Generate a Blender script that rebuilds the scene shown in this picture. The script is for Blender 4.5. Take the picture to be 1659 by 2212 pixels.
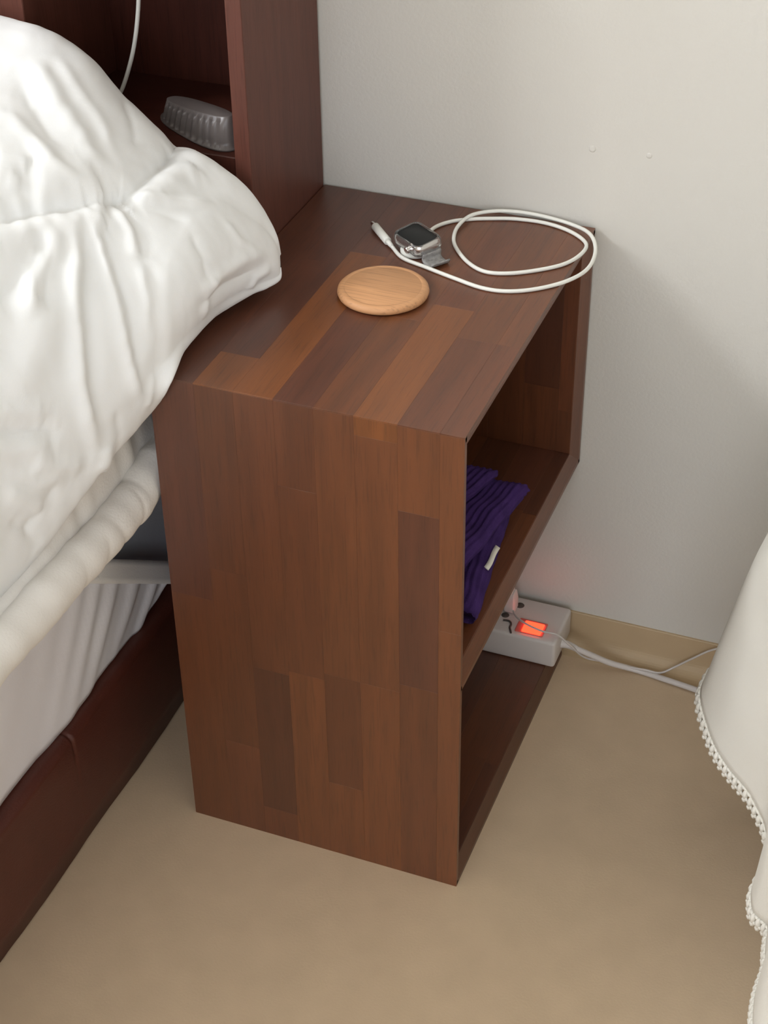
import bpy, bmesh, math, random
import numpy as np
from mathutils import Vector, Matrix, noise

for o in list(bpy.data.objects):
    bpy.data.objects.remove(o, do_unlink=True)
SC = bpy.context.scene
COL = SC.collection

# ------------------------------------------------------------------ camera
cam_d = bpy.data.cameras.new('camera')
cam = bpy.data.objects.new('camera', cam_d)
COL.objects.link(cam)
YAW, PITCH, ROLL = -0.378025, 0.635583, -0.014826
cam.location = (0.651713, -1.091990, 1.315228)
cam_d.sensor_fit = 'HORIZONTAL'
cam_d.sensor_width = 36.0
cam_d.lens = 3673.32 * 36.0 / 1659.0
cam_d.clip_start = 0.05
_f = Vector((math.sin(YAW)*math.cos(PITCH), math.cos(YAW)*math.cos(PITCH), -math.sin(PITCH)))
_r = Vector((math.cos(YAW), -math.sin(YAW), 0.0))
_u = _r.cross(_f)
_r2 = math.cos(ROLL)*_r + math.sin(ROLL)*_u
_u2 = -math.sin(ROLL)*_r + math.cos(ROLL)*_u
cam.rotation_euler = Matrix((_r2, _u2, -_f)).transposed().to_euler()
SC.camera = cam

# ------------------------------------------------------------------ light
world = bpy.data.worlds.new('sky')
SC.world = world
world.use_nodes = True
wn = world.node_tree.nodes
wn['Background'].inputs[0].default_value = (0.75, 0.85, 1.0, 1)
wn['Background'].inputs[1].default_value = 1.0

def area_light(name, loc, target, sx, sy, power, color):
    d = bpy.data.lights.new(name, 'AREA')
    d.shape = 'RECTANGLE'
    d.size, d.size_y, d.energy, d.color = sx, sy, power, color
    o = bpy.data.objects.new(name, d)
    COL.objects.link(o)
    o.location = loc
    o.rotation_euler = (Vector(target) - Vector(loc)).to_track_quat('-Z', 'Y').to_euler()
    return o
# daylight through the window on the far side of the bed, plus an added fill light at the foot end
area_light('window_daylight', (-2.52, -0.45, 1.75), (0.0, -0.30, 0.6), 1.35, 1.05, 42.0, (0.94, 0.985, 1.07))
area_light('foot_end_fill', (0.55, -2.92, 1.55), (0.0, 0.0, 0.6), 2.1, 1.25, 32.0, (0.95, 0.985, 1.06))
area_light('added_top_fill', (-1.75, -1.10, 2.30), (-1.2, -0.8, 0.0), 0.55, 0.55, 48.0, (0.96, 0.985, 1.02))  # added fill from above, brightens the upward faces
SC.view_settings.view_transform = 'Standard'
SC.view_settings.look = 'None'
SC.view_settings.exposure = 0.04
SC.view_settings.gamma = 1.0
SC.view_settings.use_curve_mapping = False

# ------------------------------------------------------------------ helpers
def lin(r, g, b):
    f = lambda c: c/12.92 if c <= 0.04045 else ((c+0.055)/1.055)**2.4
    return (f(r/255.0), f(g/255.0), f(b/255.0), 1.0)

def new_mat(name):
    m = bpy.data.materials.new(name)
    m.use_nodes = True
    nt = m.node_tree
    return m, nt, nt.nodes['Principled BSDF']

def plain(name, col, rough=0.5, metal=0.0, spec=0.5, **kw):
    m, nt, p = new_mat(name)
    p.inputs['Base Color'].default_value = col
    p.inputs['Roughness'].default_value = rough
    p.inputs['Metallic'].default_value = metal
    p.inputs['Specular IOR Level'].default_value = spec
    for k, v in kw.items():
        p.inputs[k.replace('_', ' ')].default_value = v
    return m

def textured(name, col, rough, scale, amount, bump, bscale, spec=0.4, stretch=(1, 1, 1), bdist=0.001):
    """base colour with gentle mottling and a fine relief"""
    m, nt, p = new_mat(name)
    N, L = nt.nodes, nt.links
    tc = N.new('ShaderNodeTexCoord')
    mp = N.new('ShaderNodeMapping')
    mp.inputs['Scale'].default_value = stretch
    L.new(tc.outputs['Object'], mp.inputs['Vector'])
    n1 = N.new('ShaderNodeTexNoise')
    n1.inputs['Scale'].default_value = scale
    n1.inputs['Detail'].default_value = 4
    L.new(mp.outputs[0], n1.inputs['Vector'])
    mr = N.new('ShaderNodeMapRange')
    mr.inputs['From Min'].default_value = 0.3
    mr.inputs['From Max'].default_value = 0.7
    mr.inputs['To Min'].default_value = 1 - amount
    mr.inputs['To Max'].default_value = 1 + amount
    L.new(n1.outputs['Fac'], mr.inputs['Value'])
    mx = N.new('ShaderNodeMix')
    mx.data_type = 'RGBA'
    mx.blend_type = 'MULTIPLY'
    mx.inputs['Factor'].default_value = 1
    mx.inputs['A'].default_value = col
    L.new(mr.outputs[0], mx.inputs['B'])
    L.new(mx.outputs['Result'], p.inputs['Base Color'])
    n2 = N.new('ShaderNodeTexNoise')
    n2.inputs['Scale'].default_value = bscale
    n2.inputs['Detail'].default_value = 3
    L.new(mp.outputs[0], n2.inputs['Vector'])
    bp = N.new('ShaderNodeBump')
    bp.inputs['Strength'].default_value = bump
    bp.inputs['Distance'].default_value = bdist
    L.new(n2.outputs['Fac'], bp.inputs['Height'])
    L.new(bp.outputs[0], p.inputs['Normal'])
    p.inputs['Roughness'].default_value = rough
    p.inputs['Specular IOR Level'].default_value = spec
    return m

def wood(name, axis, rough=0.38, grain=0.16, spec=0.95, fixed=None, scale=1.0):
    """straight-grained wood; the tone of each board is its own object colour"""
    m, nt, p = new_mat(name)
    N, L = nt.nodes, nt.links
    tc = N.new('ShaderNodeTexCoord')
    oi = N.new('ShaderNodeObjectInfo')
    off = N.new('ShaderNodeVectorMath')
    off.operation = 'SCALE'
    off.inputs[0].default_value = (3.7, 5.1, 2.3)
    L.new(oi.outputs['Random'], off.inputs['Scale'])
    add = N.new('ShaderNodeVectorMath')
    L.new(tc.outputs['Object'], add.inputs[0])
    L.new(off.outputs[0], add.inputs[1])
    def grainmap(s_across, s_along):
        mp = N.new('ShaderNodeMapping')
        s = [s_across*scale]*3
        s[axis] = s_along*scale
        mp.inputs['Scale'].default_value = s
        L.new(add.outputs[0], mp.inputs['Vector'])
        return mp
    n1 = N.new('ShaderNodeTexNoise')
    n1.inputs['Scale'].default_value = 1
    n1.inputs['Detail'].default_value = 5
    n1.inputs['Distortion'].default_value = 0.4
    L.new(grainmap(70, 5).outputs[0], n1.inputs['Vector'])
    n2 = N.new('ShaderNodeTexNoise')
    n2.inputs['Scale'].default_value = 1
    n2.inputs['Detail'].default_value = 3
    L.new(grainmap(650, 28).outputs[0], n2.inputs['Vector'])
    r1 = N.new('ShaderNodeMapRange')
    r1.inputs['From Min'].default_value = 0.3
    r1.inputs['From Max'].default_value = 0.7
    r1.inputs['To Min'].default_value = 1 - grain
    r1.inputs['To Max'].default_value = 1 + grain
    L.new(n1.outputs['Fac'], r1.inputs['Value'])
    # dark pores: short thin strokes along the grain
    r2 = N.new('ShaderNodeMapRange')
    r2.inputs['From Min'].default_value = 0.33
    r2.inputs['From Max'].default_value = 0.47
    r2.inputs['To Min'].default_value = 0.78
    r2.inputs['To Max'].default_value = 1.0
    L.new(n2.outputs['Fac'], r2.inputs['Value'])
    mu = N.new('ShaderNodeMath')
    mu.operation = 'MULTIPLY'
    L.new(r1.outputs[0], mu.inputs[0])
    L.new(r2.outputs[0], mu.inputs[1])
    mx = N.new('ShaderNodeMix')
    mx.data_type = 'RGBA'
    mx.blend_type = 'MULTIPLY'
    mx.inputs['Factor'].default_value = 1
    if fixed:
        mx.inputs['A'].default_value = fixed
    else:
        L.new(oi.outputs['Color'], mx.inputs['A'])
    L.new(mu.outputs[0], mx.inputs['B'])
    L.new(mx.outputs['Result'], p.inputs['Base Color'])
    bp = N.new('ShaderNodeBump')
    bp.inputs['Strength'].default_value = 0.12
    bp.inputs['Distance'].default_value = 0.0006
    L.new(n2.outputs['Fac'], bp.inputs['Height'])
    L.new(bp.outputs[0], p.inputs['Normal'])
    p.inputs['Roughness'].default_value = rough
    p.inputs['Specular IOR Level'].default_value = spec
    return m

def link(name, me, mat, parent=None, smooth=False, color=None):
    me.materials.append(mat) if mat else None
    o = bpy.data.objects.new(name, me)
    COL.objects.link(o)
    if parent is not None:
        o.parent = parent
        o.matrix_parent_inverse = parent_world(parent).inverted()
    if smooth:
        me.shade_smooth()
    if color is not None:
        o.color = color
    return o

def parent_world(o):
    m = Matrix.LocRotScale(o.location, o.rotation_euler, o.scale)
    if o.parent is not None:
        m = parent_world(o.parent) @ o.matrix_parent_inverse @ m
    return m

def empty(name, loc):
    o = bpy.data.objects.new(name, None)
    o.empty_display_size = 0.05
    o.location = loc
    COL.objects.link(o)
    return o

def tag(o, label, cat, group=None):
    o['label'] = label
    o['category'] = cat
    if group:
        o['group'] = group
    return o

def pymesh(name, verts, faces):
    me = bpy.data.meshes.new(name)
    me.from_pydata([tuple(v) for v in verts], [], faces)
    me.update()
    return me

def from_bm(name, bm):
    bmesh.ops.recalc_face_normals(bm, faces=bm.faces)
    me = bpy.data.meshes.new(name)
    bm.to_mesh(me)
    bm.free()
    return me

def box_bm(x0, x1, y0, y1, z0, z1, bevel=0.0, seg=1):
    bm = bmesh.new()
    bmesh.ops.create_cube(bm, size=1.0)
    for v in bm.verts:
        v.co = Vector(((x0+x1)/2 + v.co.x*(x1-x0), (y0+y1)/2 + v.co.y*(y1-y0), (z0+z1)/2 + v.co.z*(z1-z0)))
    if bevel > 0:
        bmesh.ops.bevel(bm, geom=bm.edges[:], offset=bevel, segments=seg, affect='EDGES', profile=0.5)
    return bm

def box(name, x0, x1, y0, y1, z0, z1, mat, parent=None, bevel=0.0, seg=1, smooth=False, color=None):
    return link(name, from_bm(name, box_bm(x0, x1, y0, y1, z0, z1, bevel, seg)), mat, parent, smooth, color)

def prism(name, prof, axis, a0, a1, mat, parent=None, color=None, smooth=False):
    """extrude a closed 2D profile along an axis; prof gives the other two coordinates in xyz order"""
    n = len(prof)
    vs = []
    for a in (a0, a1):
        for p in prof:
            c = list(p)
            c.insert(axis, a)
            vs.append(c)
    fs = [tuple(range(n)), tuple(range(2*n-1, n-1, -1))]
    for i in range(n):
        j = (i+1) % n
        fs.append((i, j, n+j, n+i))
    bm = bmesh.new()
    bv = [bm.verts.new(v) for v in vs]
    for f in fs:
        bm.faces.new([bv[i] for i in f])
    return link(name, from_bm(name, bm), mat, parent, smooth, color)

def spline(pts, n, closed=False):
    P = np.array(pts, float)
    N = len(P)
    t = np.linspace(0, N, n, endpoint=False) if closed else np.linspace(0, N-1, n)
    i = np.floor(t).astype(int)
    if not closed:
        i = np.minimum(i, N-2)
    f = (t-i).reshape((-1,)+(1,)*(P.ndim-1))
    g = (lambda k: P[k % N]) if closed else (lambda k: P[np.clip(k, 0, N-1)])
    p0, p1, p2, p3 = g(i-1), g(i), g(i+1), g(i+2)
    return 0.5*(2*p1+(p2-p0)*f+(2*p0-5*p1+4*p2-p3)*f*f+(3*p1-p0-3*p2+p3)*f**3)

def tube_mesh(name, pts, rad, seg=10, n=None, cap=True):
    if n:
        if not np.isscalar(rad):
            rad = spline(np.array(rad, float).reshape(-1, 1), n)[:, 0]
        pts = spline(pts, n)
    P = np.array(pts, float)
    n = len(P)
    if np.isscalar(rad):
        rad = np.full(n, rad)
    vs, fs = [], []
    up = Vector((0.13, 0.21, 0.97))
    for i in range(n):
        d = Vector(P[min(i+1, n-1)] - P[max(i-1, 0)]).normalized()
        s = d.cross(up)
        if s.length < 0.05:
            s = d.cross(Vector((1, 0, 0)))
        s.normalize()
        t = s.cross(d)
        for k in range(seg):
            a = 2*math.pi*k/seg
            vs.append(Vector(P[i]) + (s*math.cos(a) + t*math.sin(a))*float(rad[i]))
    for i in range(n-1):
        for k in range(seg):
            a, b = i*seg+k, i*seg+(k+1) % seg
            fs.append((a, b, b+seg, a+seg))
    if cap:
        fs.append(tuple(range(seg-1, -1, -1)))
        fs.append(tuple(range((n-1)*seg, n*seg)))
    return pymesh(name, vs, fs)

def tube(name, pts, rad, mat, parent=None, seg=10, n=None):
    return link(name, tube_mesh(name, pts, rad, seg, n), mat, parent, True)

def lathe(name, prof, center, mat, parent=None, seg=64, smooth=True, color=None):
    """revolve (r, z) pairs about a vertical axis"""
    vs, fs = [], []
    n = len(prof)
    for k in range(seg):
        a = 2*math.pi*k/seg
        for r, z in prof:
            vs.append((center[0]+r*math.cos(a), center[1]+r*math.sin(a), center[2]+z))
    for k in range(seg):
        l = (k+1) % seg
        for i in range(n-1):
            fs.append((k*n+i, l*n+i, l*n+i+1, k*n+i+1))
    bm = bmesh.new()
    bv = [bm.verts.new(v) for v in vs]
    for f in fs:
        bm.faces.new([bv[i] for i in f])
    bmesh.ops.remove_doubles(bm, verts=bm.verts, dist=1e-6)
    return link(name, from_bm(name, bm), mat, parent, smooth, color)

def grid_mesh(name, G, close_v=False, cap_u=False):
    nu, nv = G.shape[:2]
    vs = G.reshape(-1, 3)
    fs = []
    for i in range(nu-1):
        for j in range(nv if close_v else nv-1):
            k = (j+1) % nv
            fs.append((i*nv+j, i*nv+k, (i+1)*nv+k, (i+1)*nv+j))
    if cap_u:
        fs.append(tuple(range(nv)))
        fs.append(tuple((nu-1)*nv+j for j in range(nv-1, -1, -1)))
    return pymesh(name, vs, fs)

def grid_normals(G, close_v=False):
    du = np.gradient(G, axis=0)
    if close_v:
        dv = (np.roll(G, -1, 1) - np.roll(G, 1, 1))/2
    else:
        dv = np.gradient(G, axis=1)
    n = np.cross(du, dv)
    return n/np.maximum(np.linalg.norm(n, axis=2, keepdims=True), 1e-12)

def nfield(P, scale, seed=0.0, octaves=1):
    out = np.zeros(P.shape[:-1])
    flat = P.reshape(-1, 3)*scale
    o = out.reshape(-1)
    sd = Vector((seed*7.31, seed*3.17, seed*1.93))
    for i in range(len(flat)):
        v = Vector(flat[i]) + sd
        o[i] = noise.noise(v) + (0.5*noise.noise(v*2.1) if octaves > 1 else 0)
    return out

def rounded_rect(hx, hy, r, n=8):
    pts = []
    for cx, cy, a0 in ((hx-r, hy-r, 0), (-hx+r, hy-r, 90), (-hx+r, -hy+r, 180), (hx-r, -hy+r, 270)):
        for k in range(n+1):
            a = math.radians(a0 + 90*k/n)
            pts.append((cx+r*math.cos(a), cy+r*math.sin(a)))
    return pts

def slab(name, hx, hy, r, levels, mat, parent, M, n=8, smooth=True):
    """stack of rounded rectangles; levels = (inset, z); M places it"""
    bm = bmesh.new()
    rings = []
    for ins, z in levels:
        rings.append([bm.verts.new(M @ Vector((x, y, z))) for x, y in rounded_rect(hx-ins, hy-ins, max(r-ins, 0.0005), n)])
    m = len(rings[0])
    for a, b in zip(rings[:-1], rings[1:]):
        for i in range(m):
            j = (i+1) % m
            bm.faces.new((a[i], a[j], b[j], b[i]))
    bm.faces.new(rings[0][::-1])
    bm.faces.new(rings[-1])
    o = link(name, from_bm(name, bm), mat, parent, False)
    if smooth:
        shade_auto(o)
    return o

def shade_auto(o, ang=35):
    me = o.data
    bm = bmesh.new()
    bm.from_mesh(me)
    for e in bm.edges:
        if len(e.link_faces) == 2:
            e.smooth = e.calc_face_angle(0) < math.radians(ang)
    for f in bm.faces:
        f.smooth = True
    bm.to_mesh(me)
    bm.free()
    return o

# ------------------------------------------------------------------ materials
W_, D_, H_ = 0.290, 0.3956, 0.5414
M_wall = textured('painted_wall', lin(216, 213, 205), 0.85, 3.0, 0.012, 0.25, 260, 0.25, bdist=0.0012)
M_ceiling = plain('ceiling_paint', lin(235, 233, 226), 0.9)
M_floor = textured('beige_vinyl', lin(208, 184, 153), 0.55, 26.0, 0.035, 0.18, 420, 0.35, bdist=0.0008)
M_base = textured('beige_cove_vinyl', lin(196, 172, 138), 0.5, 20.0, 0.03, 0.1, 300, 0.35)
M_wood_y = wood('stave_wood_along_y', 1)
M_wood_z = wood('stave_wood_along_z', 2)
M_wood_x = wood('stave_wood_along_x', 0)
M_bed_z = wood('red_brown_wood_upright', 2, 0.45, 0.12, 0.35, lin(98, 58, 47))
M_bed_x = wood('red_brown_wood_level', 0, 0.45, 0.12, 0.35, lin(96, 54, 43))
M_bed_shaded = wood('shade_darkened_inner_wood', 2, 0.5, 0.12, 0.3, lin(72, 36, 27))  # shade inside the compartment is put into this darker colour
M_rail = textured('red_brown_padded_rail', lin(84, 42, 32), 0.42, 30, 0.08, 0.25, 500, 0.4)
M_duvet = textured('white_cotton', lin(241, 242, 241), 0.75, 8, 0.006, 0.10, 900, 0.2, bdist=0.0006)
_d = M_duvet.node_tree.nodes['Principled BSDF'].inputs
_d['Subsurface Weight'].default_value = 0.35
_d['Subsurface Radius'].default_value = (1.0, 0.95, 0.9)
_d['Subsurface Scale'].default_value = 0.010
M_pad = textured('white_quilting', lin(236, 232, 225), 0.85, 12, 0.02, 0.3, 420, 0.15, bdist=0.001)
M_sheet = textured('pale_grey_sheet', lin(242, 240, 243), 0.8, 10, 0.01, 0.1, 700, 0.2)
M_mattress = textured('blue_grey_ticking', lin(234, 243, 253), 0.85, 14, 0.03, 0.2, 500, 0.15)
M_band = textured('white_elastic', lin(246, 244, 241), 0.8, 10, 0.01, 0.3, 900, 0.2)
M_lace = textured('white_table_linen', lin(232, 229, 219), 0.85, 10, 0.01, 0.25, 800, 0.15)
M_cord = plain('white_cable_rubber', lin(236, 236, 228), 0.4)
M_strip = textured('off_white_plastic', lin(214, 207, 202), 0.45, 30, 0.01, 0.05, 300)
M_dark = plain('dark_socket', lin(84, 76, 71), 0.6)
M_beech = wood('beech', 0, 0.5, 0.10, 0.35, lin(208, 156, 112), 0.7)
M_purple = textured('purple_knit', lin(66, 44, 96), 0.95, 60, 0.18, 0.6, 900, 0.1)
M_label = plain('white_label_tape', lin(235, 230, 215), 0.8)
M_steel = plain('silver_steel', lin(232, 230, 228), 0.24, 1.0)
M_mesh = textured('woven_steel_band', lin(150, 148, 146), 0.45, 300, 0.25, 0.5, 1500, 0.6)
M_screen = plain('black_glass', (0.014, 0.0155, 0.0155, 1), 0.4, 0.0, 0.35)
M_clear = plain('clear_bumper', (0.92, 0.92, 0.92, 1), 0.04, 0.0, 0.5, Transmission_Weight=0.97, IOR=1.45)
M_tray = plain('translucent_grey_plastic', lin(118, 110, 107), 0.3, 0.0, 0.5, Transmission_Weight=0.25, IOR=1.4)
M_glass = plain('window_glass', (1, 1, 1, 1), 0.0, 0.0, 0.5, Transmission_Weight=1.0, IOR=1.45)
M_frame = plain('white_window_frame', lin(235, 235, 232), 0.5)
M_lamp, _nt, _p = new_mat('lit_switch')
_p.inputs['Base Color'].default_value = (0.9, 0.1, 0.05, 1)
_p.inputs['Emission Color'].default_value = (1.0, 0.026, 0.009, 1)
_p.inputs['Emission Strength'].default_value = 6.0
M_switchrim = plain('red_clear_switch_rim', lin(235, 120, 110), 0.3, 0.0, 0.5)

# ------------------------------------------------------------------ setting
def structure(o):
    o['kind'] = 'structure'
    return o
XL, XR, YF, YB, ZC = -2.60, 2.00, -3.0, D_ + 0.004, 2.40
structure(box('floor', XL-.1, XR+.1, YF-.1, YB+.1, -0.1, 0.0, M_floor))
structure(box('ceiling', XL-.1, XR+.1, YF-.1, YB+.1, ZC, ZC+0.1, M_ceiling))
wall_back = structure(box('wall_back', XL-.1, XR+.1, YB, YB+.1, 0.0, ZC, M_wall))
structure(box('wall_right', XR, XR+.1, YF, YB, 0.0, ZC, M_wall))

def wall_with_opening(name, axis, c0, c1, a0, a1, o0, o1, z0, z1):
    """wall slab c0..c1 thick, running a0..a1, with an opening o0..o1 by z0..z1"""
    bm = bmesh.new()
    for p0, p1, q0, q1 in ((a0, o0, 0, ZC), (o1, a1, 0, ZC), (o0, o1, 0, z0), (o0, o1, z1, ZC)):
        b = box_bm(c0, c1, p0, p1, q0, q1) if axis == 0 else box_bm(p0, p1, c0, c1, q0, q1)
        me = bpy.data.meshes.new('t')
        b.to_mesh(me)
        b.free()
        bm.from_mesh(me)
        bpy.data.meshes.remove(me)
    return structure(link(name, from_bm(name, bm), M_wall))
wall_with_opening('wall_left', 0, XL-.1, XL, YF, YB, -1.2, 0.3, 1.10, 2.25)
wall_with_opening('wall_front', 1, YF-.1, YF, XL, XR, -0.55, 1.65, 0.85, 2.25)

def window(name, axis, c, a0, a1, z0, z1):
    w = empty(name, (c, a0, z0) if axis == 0 else (a0, c, z0))
    structure(w)
    def bar(nm, p0, p1, q0, q1, t, mat):
        if axis == 0:
            box(nm, c-t, c+t, p0, p1, q0, q1, mat, w)
        else:
            box(nm, p0, p1, c-t, c+t, q0, q1, mat, w)
    m = (a0+a1)/2
    for p in ((a0, a0+.05, z0, z1), (a1-.05, a1, z0, z1), (a0+.05, a1-.05, z0, z0+.05), (a0+.05, a1-.05, z1-.05, z1), (m-.025, m+.025, z0+.05, z1-.05)):
        bar('window_bar', *p, 0.025, M_frame)
    bar('pane', a0+.05, m-.025, z0+.05, z1-.05, 0.003, M_glass)
    bar('pane', m+.025, a1-.05, z0+.05, z1-.05, 0.003, M_glass)
window('window_1', 0, XL-.05, -1.2, 0.3, 1.10, 2.25)
window('added_fill_window', 1, YF-.05, -0.55, 1.65, 0.85, 2.25)  # unseen window, added to carry the foot-end fill

# coved vinyl skirting: a thin upstand that sweeps out onto the floor
prof = [(YB, 0.0), (YB, 0.0495), (YB-.0022, 0.0495), (YB-.003, 0.0485)]
for k in range(9):
    a = math.radians(90*k/8)
    prof.append((YB-.003-.016*(1-math.cos(a)), 0.0006+0.016*(1-math.sin(a))))
prof += [(YB-.024, 0.0)]
structure(prism('baseboard_back', prof, 0, XL, XR, M_base))
# two painted-over filler spots on the wall
for x, z, r in ((0.2807, 0.6223, 0.0042), (0.3365, 0.6237, 0.0034)):
    lathe('filled_nail_hole', [(0.0, 0.0006), (r*.5, 0.00045), (r*.85, 0.0001), (r, -0.0006)], (0, 0, 0), M_wall, wall_back, 20).matrix_world = \
        Matrix.Translation((x, YB, z)) @ Matrix.Rotation(math.radians(90), 4, 'X')

# unseen flush ceiling lamp, added to go with the fill light from above
lamp = empty('added_ceiling_lamp', (-1.75, -1.10, ZC))
tag(lamp, 'round white flush ceiling lamp added out of view for fill from above', 'lamp')
lathe('added_lamp_base', [(0, 0.0), (0.30, 0.0), (0.31, -0.012), (0.30, -0.022), (0, -0.022)], (-1.75, -1.10, ZC), M_frame, lamp, 48)
lathe('added_lamp_shade', [(0, -0.022), (0.285, -0.022), (0.28, -0.045), (0.24, -0.06), (0, -0.066)], (-1.75, -1.10, ZC), M_frame, lamp, 48)

# ------------------------------------------------------------------ nightstand
stand = empty('nightstand', (0, 0, 0))
tag(stand, 'open-sided wooden nightstand of mixed brown staves between bed and wall', 'nightstand')
TONE = {
    'm': lin(112, 66, 37), 'd': lin(97, 56, 38), 'o': lin(132, 79, 38), 'l': lin(117, 69, 38),
    'r': lin(108, 62, 37), 'k': lin(91, 52, 32), 'b': lin(104, 60, 34), 'p': lin(105, 63, 42),
}
TONE = {k: (c[0]*0.88, c[1]*0.80, c[2]*0.72, 1.0) for k, c in TONE.items()}
T = 0.022
S = 0.0014
core_c = TONE['m']
# each panel is a board whose open (right-hand) edge is cut back at an angle towards the inside
def board(name, axis, a0, a1, outer, inner, flat, mat, lo):
    """profile in (x, other): outer face, 5 mm square edge, then the slope to the inner face"""
    s = 1 if inner > outer else -1
    pr = [(lo, outer), (W_, outer), (W_, outer+s*flat), (W_-0.006, inner), (lo, inner)]
    return pr
top = prism('top_panel', board('', 1, 0, 0, H_-S, H_-T, 0.0045, None, 0.0), 1, S, D_, M_wood_y, stand, core_c)
front = prism('front_panel', [(x, y) for x, y in board('', 2, 0, 0, S, T, 0.004, None, 0.0)], 2, 0.0, H_-S, M_wood_z, stand, core_c)
back = prism('back_panel', board('', 2, 0, 0, D_, D_-T, 0.005, None, 0.0), 2, 0.261, H_-S, M_wood_z, stand, core_c)
shelf = prism('shelf', board('', 1, 0, 0, 0.2612, 0.2612+T, 0.005, None, 0.0), 1, S+0.001, D_, M_wood_y, stand, core_c)
bottom = prism('bottom_panel', board('', 1, 0, 0, 0.0005, 0.0005+T, 0.005, None, 0.0), 1, S+0.001, D_-0.022, M_wood_y, stand, TONE['k'])
side = box('side_panel', 0.0005, 0.012, T, D_-0.022, T, H_-T, M_wood_z, stand, color=TONE['b'])
XC = [0.0, 0.0434, 0.0807, 0.1182, 0.1551, 0.1918, 0.2309, 0.2685, W_]
rnd = random.Random(4)
def vary(c, s=0.05):
    k = 1 + rnd.uniform(-s, s)
    return (c[0]*k, c[1]*k, c[2]*k, 1)
g = 0.00003
def stave_top(i, y0, y1, t):
    box('stave', XC[i]+g, XC[i+1]-(g if i < 7 else 0), y0+(g if y0 > 0 else -0.0), y1-g, H_-S, H_, M_wood_y, top, 0.00008, 1, color=vary(TONE[t]))
def stave_front(i, z0, z1, t):
    box('stave', XC[i]+g, XC[i+1]-(g if i < 7 else 0), 0.0, S, z0+g, z1-g, M_wood_z, front, 0.00008, 1, color=vary(TONE[t]))
for i, runs in enumerate((
        [(0.0, 0.11, 'd'), (0.11, D_, 'd')],
        [(0.0, 0.056, 'o'), (0.056, 0.24, 'd'), (0.24, D_, 'd')],
        [(0.0, 0.268, 'o'), (0.268, D_, 'd')],
        [(0.0, 0.205, 'd'), (0.205, D_, 'p')],
        [(0.0, 0.165, 'm'), (0.165, D_, 'm')],
        [(0.0, 0.1985, 'o'), (0.1985, D_, 'r')],
        [(0.0, 0.15, 'r'), (0.15, D_, 'm')],
        [(0.0, 0.15, 'r'), (0.15, D_, 'm')])):
    for r in runs:
        stave_top(i, *r)
HT = H_ - S
for i, runs in enumerate((
        [(0.30, HT, 'd'), (0.0, 0.30, 'b')],
        [(0.34, HT, 'b'), (0.12, 0.34, 'b'), (0.0, 0.12, 'r')],
        [(0.229, HT, 'b'), (0.039, 0.229, 'k'), (0.0, 0.039, 'r')],
        [(0.452, HT, 'b'), (0.235, 0.452, 'b'), (0.0, 0.235, 'l')],
        [(0.2435, HT, 'm'), (0.10, 0.2435, 'b'), (0.0, 0.10, 'l')],
        [(0.522, HT, 'o'), (0.2435, 0.522, 'm'), (0.0, 0.2435, 'l')],
        [(0.4535, HT, 'l'), (0.2542, 0.4535, 'd'), (0.0, 0.2542, 'b')],
        [(0.33, HT, 'l'), (0.0, 0.33, 'l')])):
    for r in runs:
        stave_front(i, *r)
# staves of the inside faces that show through the open side
for i in range(8):
    x0, x1 = XC[i]+g, min(XC[i+1]-g, W_-0.0065)
    if i == 0:
        x0 = 0.0125
    sp = rnd.uniform(0.12, 0.3) if i != 7 else 0.255
    zt = 0.2612+T
    for y0, y1, t in ((T, sp, rnd.choice('mbr') if i != 7 else 'm'), (sp, D_-T, rnd.choice('kbd') if i != 7 else 'k')):
        box('stave', x0, x1, y0+g, y1-g, zt, zt+0.0008, M_wood_y, shelf, 0.00008, 1, color=vary(TONE[t]))
    sp = rnd.uniform(0.12, 0.28)
    for y0, y1, t in ((T, sp, rnd.choice('kbd')), (sp, D_-0.024, rnd.choice('kbr'))):
        box('stave', x0, x1, y0+g, y1-g, 0.0005+T, 0.0005+T+0.0008, M_wood_y, bottom, 0.00008, 1, color=vary(TONE[t]))
    sp = rnd.uniform(0.33, 0.46)
    for z0, z1, t in ((zt+.001, sp, rnd.choice('kbd')), (sp, H_-T, rnd.choice('kbr'))):
        box('stave', x0, x1, D_-T-0.0008, D_-T, z0+g, z1-g, M_wood_z, back, 0.00008, 1, color=vary(TONE[t]))

# ------------------------------------------------------------------ bed frame with bookcase headboard
bed = empty('bed', (-0.6, 0.2, 0))
tag(bed, 'dark red-brown bed with open bookcase headboard and low side rail', 'bed')
HY = 0.228
HB1 = YB - 0.004
box('headboard_side_panel', -0.017, -0.001, HY, HB1, 0.0, 0.95, M_bed_z, bed, 0.0009, 2)
box('headboard_side_panel', -1.217, -1.201, HY, HB1, 0.0, 0.95, M_bed_z, bed, 0.0009, 2)
box('headboard_back_board', -0.196, -0.017, HB1-.010, HB1, 0.0, 0.95, M_bed_shaded, bed, 0.0005)
box('headboard_back_board', -1.201, -0.1964, HB1-.010, HB1, 0.0, 0.95, M_bed_shaded, bed, 0.0005)
box('headboard_shelf', -1.201, -0.017, HY+.002, HB1-.010, 0.618, 0.640, M_bed_shaded, bed, 0.0008)
box('headboard_shading_top', -1.201, -0.017, HY, HB1-.010, 0.83, 0.95, M_bed_x, bed, 0.0008)  # out of view; set low to darken the compartment under it
box('headboard_divider', -0.275, -0.226, HY+.001, HB1-.010, 0.640, 0.83, M_bed_z, bed, 0.0008)
box('headboard_front_board', -1.201, -0.017, HY+.002, HY+.018, 0.05, 0.618, M_bed_x, bed, 0.0008)

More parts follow.
